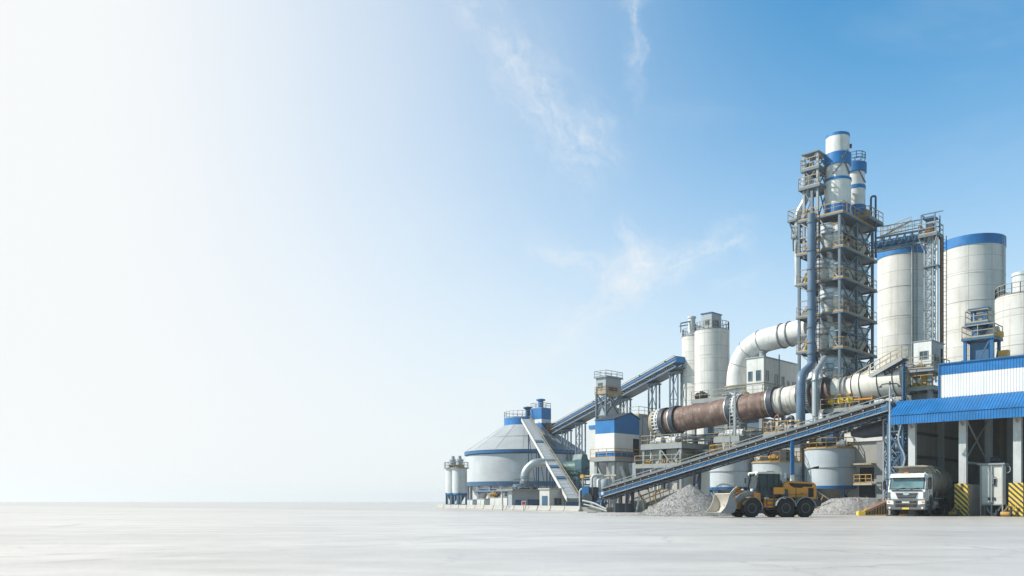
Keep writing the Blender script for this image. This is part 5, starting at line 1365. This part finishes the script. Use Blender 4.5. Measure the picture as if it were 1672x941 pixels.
# crusher and hopper at the tail
q = wp(969,819,90)
T = thing('crusher','dark blue crusher with motors and bent pale pipe at the foot of the belt conveyor','crusher',(q.x,q.y,0),R_(-30))
MB().bx(-1.0,.3,-.6,.8,.9,2.6).build('crusher_body', M['dsteel'], T, bevel=.08); MB().bx(-1.3,1.9,-.9,1.0,.0,.5).build('concrete_base', M['concrete'], T)
MB().bx(-1.0,-.2,-.75,-.61,1.7,2.7).build('blue_plate', M['blue'], T)
motor(T,(.9,-.3,.5),1.3,'bluesteel'); motor(T,(.6,.4,.5),1.1,'yellow')
MB().lathe([(0,-.1),(.55,-.1),(.6,0),(.55,.1),(0,.1)],(-.3,-.78,1.4),24,'y').build('flywheel', M['dsteel'], T)
MB().path(fillet([(-1.35,-.5,0),(-1.35,-.5,2.4),(-.6,-.5,2.5)],.4,6),.09,10).build('bent_pipe', M['vessel'], T)
MB().path(fillet([(-.8,-1,1.2),(.6,-1,.9),(1.9,-1,.3)],.4,6),.10,10).path(fillet([(-.6,-1.1,.8),(.8,-1.1,.5),(2.0,-1.1,.1)],.4,6),.08,10).build('hose', M['vessel'], T)
MB().tube((1.3,-1.0,.0),(1.3,-1.0,1.0),.06,n=8).build('tan_post', M['tan'], T)
q = wp(987,819,92)
T = thing('feed_hopper','pale grey feed hopper drum above the conveyor tail','hopper',(q.x,q.y,0),0)
MB().lathe([(.3,1.2),(.85,2.0),(.85,3.3),(.75,3.5),(0,3.55)],n=28).build('drum', M['vessel'], T)
for i in range(4):
    a_ = math.pi/2*i+.5; MB().beam((.8*math.cos(a_),.8*math.sin(a_),0),(.8*math.cos(a_),.8*math.sin(a_),2.2),.12).build('leg', M['lsteel'], T)
MB().path(fillet([(-.2,-.3,3.4),(-.2,-.5,3.9),(-1.4,-.5,3.9),(-1.4,-.5,1.5)],.5,7),.16,12).build('pipe', M['vessel'], T)
q = wp(955,819,99)
T = thing('pipe_stand','tan pipe goalpost beside the blue and white building','pipework',(q.x,q.y,0),GRID)
zt = hz(778,99); MB().path(fillet([(-.3,0,0),(-.3,0,zt),(4.6,0,zt)],.3,5),.11,10).build('pipe', M['tan'], T)
MB().box((-.3,0,zt),(.5,.4,.4)).build('valve_box', M['yellow'], T)
q = wp(1050,819,86)
T = thing('conduit_rack','tangled rack of pale pipes and valves under the belt conveyor left of the gravel heap','pipework',(q.x,q.y,0),GRID)
rnd = random.Random(5)
for i in range(9):
    x = -3+i*.75; h1 = rnd.uniform(1.2,2.6)
    MB().path(fillet([(x,rnd.uniform(-.3,.6),0),(x+rnd.uniform(-.2,.4),0,h1),(x+rnd.uniform(-.8,.8),.4,h1+.5)],.3,5),rnd.uniform(.05,.12),8).build('pipe', M[rnd.choice(('vessel','tan','lsteel','yellow','dsteel'))], T)
MB().bx(-2.2,-.8,.6,1.6,0,1.2).build('pump_block', M['pale'], T); motor(T,(1.2,.3,0),1.2,'tan'); motor(T,(2.6,.3,0),1.0,'dsteel')
MB().bx(-4.2,3.8,1.9,2.1,0,2.3).build('screen_wall', M['concrete'], T)

# ================================================================== GRAVEL HEAPS
def heap(label, cx, cy, rx, ry, h, flat, seed, nst):
    rnd = random.Random(seed); m = MB(); n = 96; k = 34
    def ht(x, y):
        r = math.hypot(x/rx, y/ry); a = math.atan2(y,x)
        r *= 1+.07*noise.noise((math.cos(a)*1.3+seed, math.sin(a)*1.3, 0))
        z = h*max(0, 1-r)/(1-flat) if r < 1 else 0
        z = min(z, h*(1-.08*(r/max(.01,flat)) if flat else 1)) if flat else z
        if not flat: z = h*(math.sqrt((1-min(r,1)+.0)**2+.0015)-.038) if r < 1 else 0
        return z
    for i in range(k+1):
        for j in range(n):
            a = 2*math.pi*j/n; r = i/k*1.06
            x, y = rx*r*math.cos(a), ry*r*math.sin(a); z = ht(x,y)
            if i < k: z += .05*noise.noise((x*2.2,y*2.2,seed))+.06*noise.noise((x*6,y*6,seed))*min(1,z*2)
            m.v.append((x,y,max(z,-.02) if i < k else -.03))
    for i in range(k):
        for j in range(n): m.f.append((i*n+j,i*n+(j+1)%n,(i+1)*n+(j+1)%n,(i+1)*n+j))
    for q in range(nst):
        r = math.sqrt(rnd.random())*1.1 if rnd.random() > .09 else 1+rnd.random()**2*.8; a = rnd.uniform(0,2*math.pi)
        if .97 < r < 1.1 and rnd.random() < .5: r = .97
        x, y = rx*r*math.cos(a), ry*r*math.sin(a); z = ht(x,y); s = rnd.choice((.02,.022,.025,.03,.045))*rnd.uniform(.7,1.2)
        b = len(m.v)
        ax = [Vector((rnd.uniform(-1,1),rnd.uniform(-1,1),rnd.uniform(-1,1))).normalized() for _ in range(2)]
        u = ax[0]; v = u.cross(ax[1]).normalized(); w = u.cross(v); c = Vector((x,y,z+s*.25))
        for t in (u*s,-u*s*.8,v*s*.8,-v*s,w*s*.7,-w*s*.6): m.v.append(tuple(c+t))
        m.f += [(b+i_,b+j_,b+k_) for i_ in (0,1) for j_ in (2,3) for k_ in (4,5)]
    o = m.build('gravel_heap', M['gravel'], None, smooth=False, loc=(cx,cy,0)); tag(o,label,'gravel heap'); return o
q = wp(1126,819,67.6); heap('pointed grey gravel heap in front of the belt conveyor, left of the loader bucket',q.x,q.y,4.15,4.0,2.55,0,3,14000)
q = wp(1398,819,73.2); heap('low flat-topped grey gravel heap between the loader and the truck',q.x,q.y,4.4,3.0,1.45,.42,11,6000)

# ================================================================== YELLOW RAMP
q = wp(1412,819,67.2)
T = thing('loading_ramp','yellow slatted steel ramp wedge beside the left side of the truck','ramp',(q.x,q.y,0),R_(-6))
LR, HR = 3.0, 1.55
MB().prism([(0,0),(LR,0),(LR,HR),(0.0,.16)],.08,.12,'y').build('side_plate', M['yellow'], T)
MB().prism([(0,.2),(LR,HR+.06),(LR,HR+.18),(0,.32)],-.06,1.4,'y').build('top_plate', M['rust'], T)
m = MB()
for i in range(15):
    x = .15+i*.2; m.bx(x,x+.055,-.03,.078,.08,.16+(HR-.16)*x/LR)
m.build('ribbing', M['dsteel'], T)
MB().bx(-.1,LR,-.06,.079,0,.10).build('base_rail', M['yellow'], T)
MB().bx(-.55,.0,-.25,.35,0,.34).build('end_block', M['plate'], T, bevel=.04)
MB().beam((-.1,-.1,.3),(.15,-.1,.55),.1).build('stop_bar', M['plate'], T)

# ================================================================== WHEELS
def wheel_mesh(r, w, rimr, lugs):
    t = MB().lathe([(rimr,-w*.42),(r*.86,-w*.5),(r*.96,-w*.46),(r,-w*.32),(r,w*.32),(r*.96,w*.46),(r*.86,w*.5),(rimr,w*.42)],n=40,axis='y')
    for i in range(lugs):
        for s in (-1,1):
            a = 2*math.pi*(i+(.5 if s>0 else 0))/lugs; c, sn = math.cos(a), math.sin(a)
            p0 = Vector((r*1.0*c, s*w*.46, r*1.0*sn)); a2 = a+.09; p1 = Vector((r*1.0*math.cos(a2), s*w*.06, r*1.0*math.sin(a2)))
            t.beam(p0,p1,r*.07,r*.07,(c,0,sn))
    return t
def rim_mesh(w, rimr):
    r = MB().lathe([(0,-w*.30),(rimr*.25,-w*.34),(rimr*.35,-w*.18),(rimr*.8,-w*.22),(rimr*.9,-w*.42),(rimr*1.02,-w*.43),(rimr*1.02,w*.43),(rimr*.9,w*.42),(rimr*.8,w*.22),(rimr*.35,w*.18),(rimr*.25,w*.34),(0,w*.30)],n=28,axis='y')
    for i in range(8):
        a = 2*math.pi*i/8
        for s in (-1,1): r.box((rimr*.52*math.cos(a),s*w*.22,rimr*.52*math.sin(a)),(.04,.05,.04))
    return r
def wheel(parent, c, r, w, rimr, rmat, lugs, name='wheel', rot=0):
    o = wheel_mesh(r,w,rimr,lugs).build(name, M['tread'], parent, loc=c)
    rim_mesh(w,rimr).build('rim', M[rmat], o)
    if rot: o.rotation_euler = (0,0,rot)
    return o

# ================================================================== TRUCK  (front towards -y)
q = wp(1480,819,64.2)
tr = thing('dump_truck','white-cabbed dump truck with rounded dusty body leaving the shed','truck',(q.x,q.y,0),R_(-39)); tr.scale = (1.09,1.09,1.11)
W = 1.22
cab = MB()
side = [(.03,1.02),(0,1.45),(.05,1.78),(.34,2.62),(.52,2.86),(1.95,2.9),(1.98,1.0),(1.72,1.0),(1.62,1.28),(1.3,1.42),(.98,1.28),(.86,1.0)]
cab.prism(side,-W,W,'x'); cab = cab.build('cab', M['truckwhite'], tr, bevel=.05, seg=3)
# windscreen follows the cab front
def fr(z):
    return .05+(z-1.78)/(2.62-1.78)*.29
ws = MB()
def slant(mb, x0, x1, z0, z1, o, th=.03, tp=0):
    y0, y1 = fr(z0)-o, fr(z1)-o
    return mb.add([(x0,y0,z0),(x1,y0,z0),(x1-tp,y1,z1),(x0+tp,y1,z1),(x0,y0+th,z0),(x1,y0+th,z0),(x1-tp,y1+th,z1),(x0+tp,y1+th,z1)],[(0,1,2,3),(7,6,5,4),(0,4,5,1),(1,5,6,2),(2,6,7,3),(3,7,4,0)])
slant(MB(),-1.14,1.14,1.80,2.60,.012,.03,.03).build('windscreen_seal', M['black'], tr)
slant(MB(),-1.07,1.07,1.86,2.55,.026,.02,.03).build('windscreen', M['windscreen'], tr)
wp_ = MB(); wp_.beam((-.7,fr(1.84)-.05,1.83),(-.1,fr(1.9)-.05,1.90),.025).beam((.2,fr(1.84)-.05,1.83),(.8,fr(1.9)-.05,1.90),.025).build('wiper', M['black'], tr)
MB().prism([(.12,2.62),(.02,2.60),(.30,2.86),(.5,2.90)],-1.1,1.1,'x').build('sun_visor', M['truckwhite'], tr, bevel=.01)
MB().bx(-.98,.98,-.03,.03,1.70,1.77).build('upper_vent', M['black'], tr)
gr_ = MB().prism([(-.56,1.20),(.56,1.20),(.72,1.58),(-.72,1.58)],-.035,.02,'y').build('grille', M['dsteel'], tr)
m = MB()
for z in (1.30,1.41,1.52): m.bx(-.58-(z-1.3)*.4,.58+(z-1.3)*.4,-.075,-.04,z-.025,z+.03)
m.build('grille_bar', M['bumper'], gr_)
MB().lathe([(0,-.1),(.16,-.1),(.18,-.07),(.18,-.04),(0,-.04)],n=28,axis='y').build('badge', M['chrome'], gr_, loc=(0,0,1.50)).scale = (1.25,1,.62)
for s in (-1,1):
    MB().bx(s*1.13-.06,s*1.13+.06,-.025,.05,1.2,1.62).build('corner_vent', M['bumper'], tr)
bp = MB().prism([(-1.24,.42),(1.24,.42),(1.27,.62),(1.27,1.02),(1.16,1.14),(-1.16,1.14),(-1.27,1.02),(-1.27,.62)],-.16,.22,'y').build('bumper', M['bumper'], tr, bevel=.04)
MB().bx(-.68,.68,-.18,-.155,.62,1.02).build('lower_grille', M['black'], bp)
MB().bx(-.7,.7,-.20,-.182,.80,.86).build('grille_strip', M['bumper'], bp)
MB().bx(-.24,.24,-.205,-.183,.88,.99).build('white_plate', M['white'], bp)
MB().bx(-.22,.22,-.19,-.162,.46,.58).build('licence_plate', M['plate'], bp)
for s in (-1,1):
    hl_ = MB().prism([(s*.78,.78),(s*1.22,.82),(s*1.24,1.06),(s*.80,1.04)],-.185,-.10,'y').build('headlight', M['lamp'], tr, bevel=.015)
    MB().bx(s*1.1-.08,s*1.1+.08,-.2,-.186,.9,1.0).build('indicator', M['amber'], hl_)
    MB().lathe([(0,-.19),(.07,-.19),(.07,-.15),(0,-.15)],(s*1.05,0,.56),16,'y').build('fog_lamp', M['lamp'], tr)
    mr_ = MB().bx(s*1.46-.10,s*1.46+.10,.06,.2,1.80,2.42).build('mirror', M['black'], tr, bevel=.03)
    MB().beam((s*1.2,.3,2.5),(s*1.46,.13,2.46),.04).beam((s*1.2,.3,1.8),(s*1.46,.13,1.82),.04).build('mirror_arm', M['black'], mr_)
    # doors
    x = s*(W+.004)
    MB().prism([(.52,1.92),(.70,2.58),(1.08,2.62),(1.08,1.90)],x-.012,x+.012,'x').prism([(1.16,1.9),(1.16,2.62),(1.62,2.62),(1.62,1.95)],x-.012,x+.012,'x').build('side_window', M['glass'], tr)
    MB().bx(x-.01,x+.01,1.12,1.135,1.06,2.7).bx(x-.01,x+.01,.34,.355,1.1,1.9).build('door_gap', M['black'], tr)
    MB().bx(x-.03,x+.03,1.0,1.10,1.62,1.68).build('door_handle', M['black'], tr)
    MB().prism([(.80,.62),(.80,1.0),(.95,1.28),(1.3,1.45),(1.66,1.28),(1.82,1.0),(1.82,.62),(1.74,.62),(1.70,1.0),(1.58,1.2),(1.3,1.33),(1.02,1.2),(.9,1.0),(.88,.62)],x-.22,x+.06,'x').build('mudguard', M['bumper'], tr)
    MB().bx(s*1.0-.18,s*1.0+.18,.25,.8,.42,.95).build('step', M['bumper'], tr)
    for z in (.5,.75): MB().bx(s*1.19-.02,s*1.19+.03,.28,.78,z,z+.05).build('tread_plate', M['galv'], tr)
lb = MB().bx(-.35,-.05,.7,.9,2.9,3.0).build('roof_beacon', M['amber'], tr, bevel=.03)
MB().bx(-.9,.9,1.55,1.75,2.905,2.95).build('roof_rail', M['lsteel'], tr)
for i in range(4): MB().bx(-.75+i*.45,-.65+i*.45,.56,.62,2.87,2.93).build('marker_lamp', M['amber'], tr)
MB().bx(.9,1.0,1.0,1.3,2.9,2.98).build('horn', M['chrome'], tr)
# chassis
for s in (-1,1): MB().bx(s*.42-.06,s*.42+.06,.5,8.3,.78,1.05).build('chassis_rail', M['dsteel'], tr)
MB().bx(-1.15,1.15,2.05,2.35,.8,2.2).build('air_stack', M['dsteel'], tr)
for s in (-1,1):
    MB().lathe([(0,-.55),(.3,-.55),(.33,-.5),(.33,.5),(.3,.55),(0,.55)],(s*.92,3.1,.78),20,'y').build('fuel_tank', M['galv'], tr)
    MB().bx(s*1.12-.12,s*1.12+.12,2.5,4.6,1.16,1.24).build('side_step', M['lsteel'], tr)
    MB().bx(s*1.1-.03,s*1.1+.03,2.3,4.7,.52,.60).build('side_guard', M['lsteel'], tr)
    MB().path(arc((s*1.02,5.3,.55),.66,0.1,math.pi-.1,(0,1,0),(0,0,1),10),.06,6).path(arc((s*1.02,6.65,.55),.66,.1,math.pi-.1,(0,1,0),(0,0,1),10),.06,6).build('rear_mudguard', M['black'], tr)
wl = None
for y_ in (1.3,5.3,6.65):
    for s in (-1,1):
        o = MB
        w_ = wheel(tr,(s*1.04,y_,.52),.52,.34 if y_<2 else .46,.29,'bumper',22,rot=R_(90))
        if y_ > 2: w_.location.x = s*.98
    MB().tube((-.95,y_,.52),(.95,y_,.52),.09,n=10).build('axle', M['dsteel'], tr)
# rounded dump body
sec = []
for i in range(33):
    a = 2*math.pi*i/32
    sec.append((1.24*math.copysign(abs(math.cos(a))**.92,math.cos(a)), 2.42+1.06*math.copysign(abs(math.sin(a))**.92,math.sin(a))))
sec = sec[:-1]
rows = [(2.5,.96,0),(2.62,1.0,0),(4.5,1.0,0),(7.6,1.0,0),(8.1,.97,0),(8.3,.82,0)]
m = MB(); ns = len(sec)
for (y_,k_,_) in rows:
    for (x_,z_) in sec: m.v.append((x_*k_,y_,2.42+(z_-2.42)*k_))
for i in range(len(rows)-1):
    for j in range(ns): m.f.append((i*ns+j,i*ns+(j+1)%ns,(i+1)*ns+(j+1)%ns,(i+1)*ns+j))
m.f += [tuple(range(ns)),tuple(range((len(rows)-1)*ns,len(rows)*ns))]
body = m.build('dump_body', M['body'], tr)
rb_ = MB()
for y_ in (3.4,4.6,5.8,7.0):
    pts = [(x_*1.02,y_,2.42+(z_-2.42)*1.02) for x_,z_ in sec]+[(sec[0][0]*1.02,y_,2.42+(sec[0][1]-2.42)*1.02)]
    rb_.path(pts,.03,6)
rb_.build('body_rib', M['body'], body)
MB().bx(-.45,.45,2.9,7.8,3.44,3.52).build('top_walkway', M['bucket'], body)
# front flared plate and visor over the cab
MB().prism([(2.5,1.5),(2.42,1.5),(2.2,3.28),(.95,3.36),(.93,3.42),(2.25,3.46),(2.6,3.42)],-1.12,1.12,'x').build('headboard', M['bucket'], tr, bevel=.02)
for s in (-1,1): MB().prism([(2.45,1.9),(2.55,3.42),(1.2,3.34),(2.2,3.05)],s*1.135-.02,s*1.135+.02,'x').build('gusset', M['body'], tr)
MB().tube((.3,2.2,1.2),(.3,2.2,2.6),.1,n=10).build('exhaust_pipe', M['galv'], tr)
MB().beam((1.0,4.4,1.0),(1.0,4.0,1.7),.08).beam((1.0,3.6,1.0),(1.0,4.0,1.7),.08).build('body_stand', M['lsteel'], tr)

# ================================================================== WHEEL LOADER (forward = +x, towards the left of the photo)
q = wp(1250,819,60.3)
ld = thing('wheel_loader','orange wheel loader with raised worn bucket facing the gravel heap','wheel loader',(q.x,q.y,0),R_(190)); ld.scale = (.96,.96,.97)
RW = .66
for x_ in (1.66,-.95,-2.48):
    for s in (-1,1): wheel(ld,(x_,s*1.05,RW),RW,.52,.33,'bumper',18)
    MB().tube((x_,-1,RW),(x_,1,RW),.14,n=12).build('axle', M['dsteel'], ld)
# frames
MB().prism([(-3.2,.75),(.55,.62),(.6,1.3),(-3.2,1.35)],-.52,.52,'y').build('rear_frame', M['dsteel'], ld, bevel=.03)
MB().prism([(.62,.55),(2.3,.6),(2.5,1.0),(1.5,1.75),(.9,1.8),(.62,1.3)],-.42,.42,'y').build('front_frame', M['orange'], ld, bevel=.04)
MB().lathe([(0,.5),(.25,.5),(.25,1.5),(0,1.5)],(.6,0,0),16).build('pivot', M['dsteel'], ld)
# engine hood
hd = MB().prism([(-1.0,1.38),(-1.0,2.42),(-1.4,2.62),(-3.45,2.50),(-3.62,2.30),(-3.62,1.25),(-2.9,1.25),(-2.0,1.38)],-.78,.78,'y').build('engine_hood', M['orange'], ld, bevel=.06, seg=3)
for s in (-1,1):
    y_ = s*.785
    MB().prism([(-1.55,2.28),(-1.4,2.47),(-3.3,2.38),(-3.2,2.18),(-2.6,2.20),(-2.4,2.10),(-1.8,2.14)],y_-.012,y_+.012,'y').build('dark_band', M['black'], hd)
    MB().bx(-3.35,-2.95,y_-.012,y_+.012,1.45,2.1).build('side_grille', M['black'], hd)
    MB().bx(-3.6,-3.4,y_-.01,y_+.014,1.5,2.05).build('side_panel', M['orange'], hd)
    MB().bx(-2.0,-1.96,y_-.008,y_+.008,1.42,2.1).bx(-2.9,-1.2,y_-.008,y_+.008,1.62,1.64).build('panel_gap', M['black'], hd)
    MB().box((-2.45,y_,1.72),(.16,.04,.04)).build('latch', M['black'], hd)
MB().bx(-3.66,-3.60,-.6,.6,1.35,2.2).build('rear_grille', M['black'], hd)
# tank / step box behind the cab
MB().bx(-1.3,-.72,-.95,.95,1.36,2.0).build('side_tank', M['dsteel'], ld, bevel=.04); MB().bx(-1.0,-.15,.80,1.0,1.65,2.15).build('battery_box', M['orange'], ld, bevel=.03)
MB().prism([(-3.3,.72),(-3.95,.78),(-4.0,1.25),(-3.3,1.3)],-.85,.85,'y').build('counterweight', M['dsteel'], ld, bevel=.05)
MB().bx(-4.15,-3.95,-.1,.1,.85,1.05).build('tow_hook', M['dsteel'], ld)
# cab
cbm = MB()
zc0, zc1 = 1.62, 3.18
cp = [(.95,zc0),(1.05,2.2),(.82,zc1),(-.72,zc1),(-.78,zc0)]
MB().prism([(p[0],p[1]) for p in [(.95,1.42),(1.02,1.95),(-.78,1.95),(-.78,1.42)]],-.72,.72,'y').build('cab_base', M['dsteel'], ld, bevel=.03)
gl_ = MB().prism([(.99,1.95),(1.03,2.2),(.83,3.1),(-.70,3.1),(-.75,1.95)],-.68,.68,'y').build('cab_glass', M['cabglass'], ld)
pl_ = MB()
for s in (-1,1):
    for (a_,b_) in (((1.03,1.95),(1.06,2.2)),((1.06,2.2),(.86,3.12)),((-.78,1.9),(-.72,3.12)),((.16,1.9),(.18,3.12)),((-.35,1.95),(-.33,3.12))):
        pl_.beam((a_[0],s*.70,a_[1]),(b_[0],s*.70,b_[1]),.075)
    pl_.beam((1.05,s*.7,2.02),(-.78,s*.7,2.02),.07)
pl_.beam((1.06,-.7,2.0),(1.06,.7,2.0),.06)
pl_.build('cab_frame', M['dsteel'], ld)
rf = MB().bx(-.92,1.02,-.80,.80,3.12,3.26).build('cab_roof', M['cream'], ld, bevel=.05)
MB().bx(-.5,.1,-.4,.4,3.26,3.33).build('roof_unit', M['lsteel'], rf)
for s in (-1,1):
    MB().lathe([(0,-.06),(.09,-.06),(.09,.04),(0,.06)],(1.02,s*.6,3.1),14,'x').build('work_lamp', M['lamp'], ld)
    mr_ = MB().bx(1.10,1.16,s*1.0-.1,s*1.0+.1,2.45,2.85).build('mirror', M['black'], ld); MB().beam((1.0,s*.7,2.8),(1.12,s*1.0,2.8),.03).build('mirror_arm', M['black'], mr_)
    # fenders
    for x_ in (-.95,-2.48):
        pts = arc((x_,s*1.05,RW),RW+.13,R_(12 if x_>-2 else 20),R_(172),(1,0,0),(0,0,1),12)
        f_ = MB()
        for p0_,p1_ in zip(pts,pts[1:]): f_.beam(p0_,p1_,.62,.05)
        f_.build('fender', M['greypaint'], ld)
    pts = arc((1.66,s*1.05,RW),RW+.13,R_(70),R_(185),(1,0,0),(0,0,1),9); f_ = MB()
    for p0_,p1_ in zip(pts,pts[1:]): f_.beam(p0_,p1_,.58,.045)
    f_.build('fender', M['greypaint'], ld)
    # steps
    sp_ = MB()
    for z in (.55,.85,1.15): sp_.bx(-.15,.42,s*.9-.16,s*.9+.16,z,z+.05)
    sp_.beam((-.15,s*1.05,.5),(-.15,s*1.05,1.6),.05).beam((.42,s*1.05,.5),(.42,s*1.05,1.6),.05); sp_.build('steps', M['dsteel'], ld)
    MB().beam((.75,s*.8,1.3),(.75,s*.8,2.6),.04).build('grab_rail', M['dsteel'], ld)
    # lift arm: bent plate from the front frame to the bucket
    MB().prism([(.98,1.60),(1.0,1.86),(1.6,1.92),(2.35,1.62),(3.02,.96),(2.98,.74),(2.75,.72),(2.2,1.22),(1.55,1.58)],s*.55-.08,s*.55+.08,'y').build('lift_arm', M['greypaint'], ld, bevel=.02)
    MB().tube((.95,s*.40,.95),(1.75,s*.40,1.45),.09,n=12).tube((1.75,s*.40,1.45),(2.2,s*.40,1.5),.055,n=10).build('lift_cylinder', M['orange'], ld)
    MB().bx(.72,1.2,s*.6-.18,s*.6+.18,1.2,1.75).build('frame_block', M['orange'], ld, bevel=.03)
    MB().lathe([(0,-.08),(.1,-.08),(.1,.05),(0,.06)],(1.45,s*.75,1.95),12,'x').build('headlight', M['lamp'], ld)
    MB().bx(-.6,.55,s*.66-.05,s*.66+.3,.7,1.35).build('orange_box', M['orange'], ld, bevel=.04) if s > 0 else None
MB().beam((1.5,0,1.5),(2.35,0,2.1),.16,.3).build('bell_crank', M['orange'], ld)
MB().tube((1.1,0,1.7),(2.3,0,2.0),.08,n=12).build('tilt_cylinder', M['bucket'], ld); MB().beam((2.35,0,2.05),(2.95,0,1.35),.12,.2).build('tilt_link', M['bucket'], ld)
hs = MB()
for s in (-1,1): hs.path(fillet([(1.2,s*.2,1.8),(1.6,s*.25,2.15),(2.2,s*.25,2.05),(2.5,s*.2,1.7)],.3,5),.035,8)
hs.path(fillet([(2.75,.55,1.0),(2.9,.5,1.7),(3.02,.4,1.5)],.3,6),.03,8)
hs.build('hoses', M['black'], ld)
# bucket: curved shell open to the front
out, inn = [], []
prof = [(4.15,.32),(3.3,.30),(3.02,.42),(2.90,.75),(2.93,1.10),(3.08,1.42),(3.28,1.66)]
off  = [(4.15,.36),(3.32,.36),(3.09,.46),(2.98,.76),(3.01,1.08),(3.15,1.38),(3.33,1.62)]
HB = 1.32
bk = MB(); n_ = len(prof)
poly = prof+off[::-1]
bk.prism(poly,-HB,HB,'y'); bk = bk.build('bucket', M['bucket'], ld, ang=50)
for s in (-1,1):
    MB().prism([(4.12,.30),(3.3,.28),(3.0,.40),(2.87,.75),(2.90,1.10),(3.06,1.44),(3.28,1.70),(3.42,1.58),(3.55,1.1),(3.75,.7)],s*HB-.03,s*HB+.03,'y').build('side_plate', M['bucket'] if s<0 else M['greypaint'], bk)
MB().bx(3.95,4.32,-HB-.04,HB+.04,.285,.318).build('cutting_edge', M['galv'], bk)
tt_m = MB()
for i in range(8): y_ = -HB+.12+i*(2*HB-.24)/7; tt_m.prism([(4.2,.27),(4.2,.36),(4.5,.30)],y_-.05,y_+.05,'y')
tt_m.build('teeth', M['galv'], bk)
MB().bx(3.22,3.36,-HB,HB,1.64,1.72).build('spill_edge', M['bucket'], bk)
# exhaust
MB().tube((-1.45,.25,2.55),(-1.45,.25,3.2),.07,n=12).build('exhaust_pipe', M['galv'], ld)
MB().lathe([(0,0),(.16,0),(.16,.3),(0,.34)],(-1.8,-.2,2.57),16).build('air_filter', M['dsteel'], ld)
MB().bx(-1.35,-1.05,-.5,.5,2.4,2.66).build('intake_rack', M['vessel'], ld)

# floodlight between the loader and the tank
q = wp(1316,819,70.5)
T = thing('floodlight','black floodlight on a bent arm above the loader engine','lamp',(q.x,q.y,0),0)
zt = hz(772,70.5)
MB().path(fillet([(0,0,0),(0,0,zt),(.25,0,zt+.3),(.7,0,zt+.4)],.25,6),.05,8).build('pole', M['dsteel'], T)
MB().prism([(.55,zt+.32),(1.02,zt+.34),(1.02,zt+.54),(.6,zt+.46)],-.15,.15,'y').build('lamp_head', M['black'], T)

# ================================================================== RENDER SETTINGS
SC.render.engine = 'CYCLES'
c = SC.cycles
c.use_denoising = True; c.max_bounces = 6; c.diffuse_bounces = 3; c.glossy_bounces = 3; c.transmission_bounces = 2; c.volume_bounces = 1
c.use_adaptive_sampling = True; c.adaptive_threshold = .01
c.sample_clamp_indirect = 6
SC.view_settings.view_transform = 'Standard'; SC.view_settings.look = 'None'
SC.view_settings.exposure = EXPO if 'EXPO' in globals() else 0.34
SC.view_settings.gamma = 1.0; SC.view_settings.use_curve_mapping = False
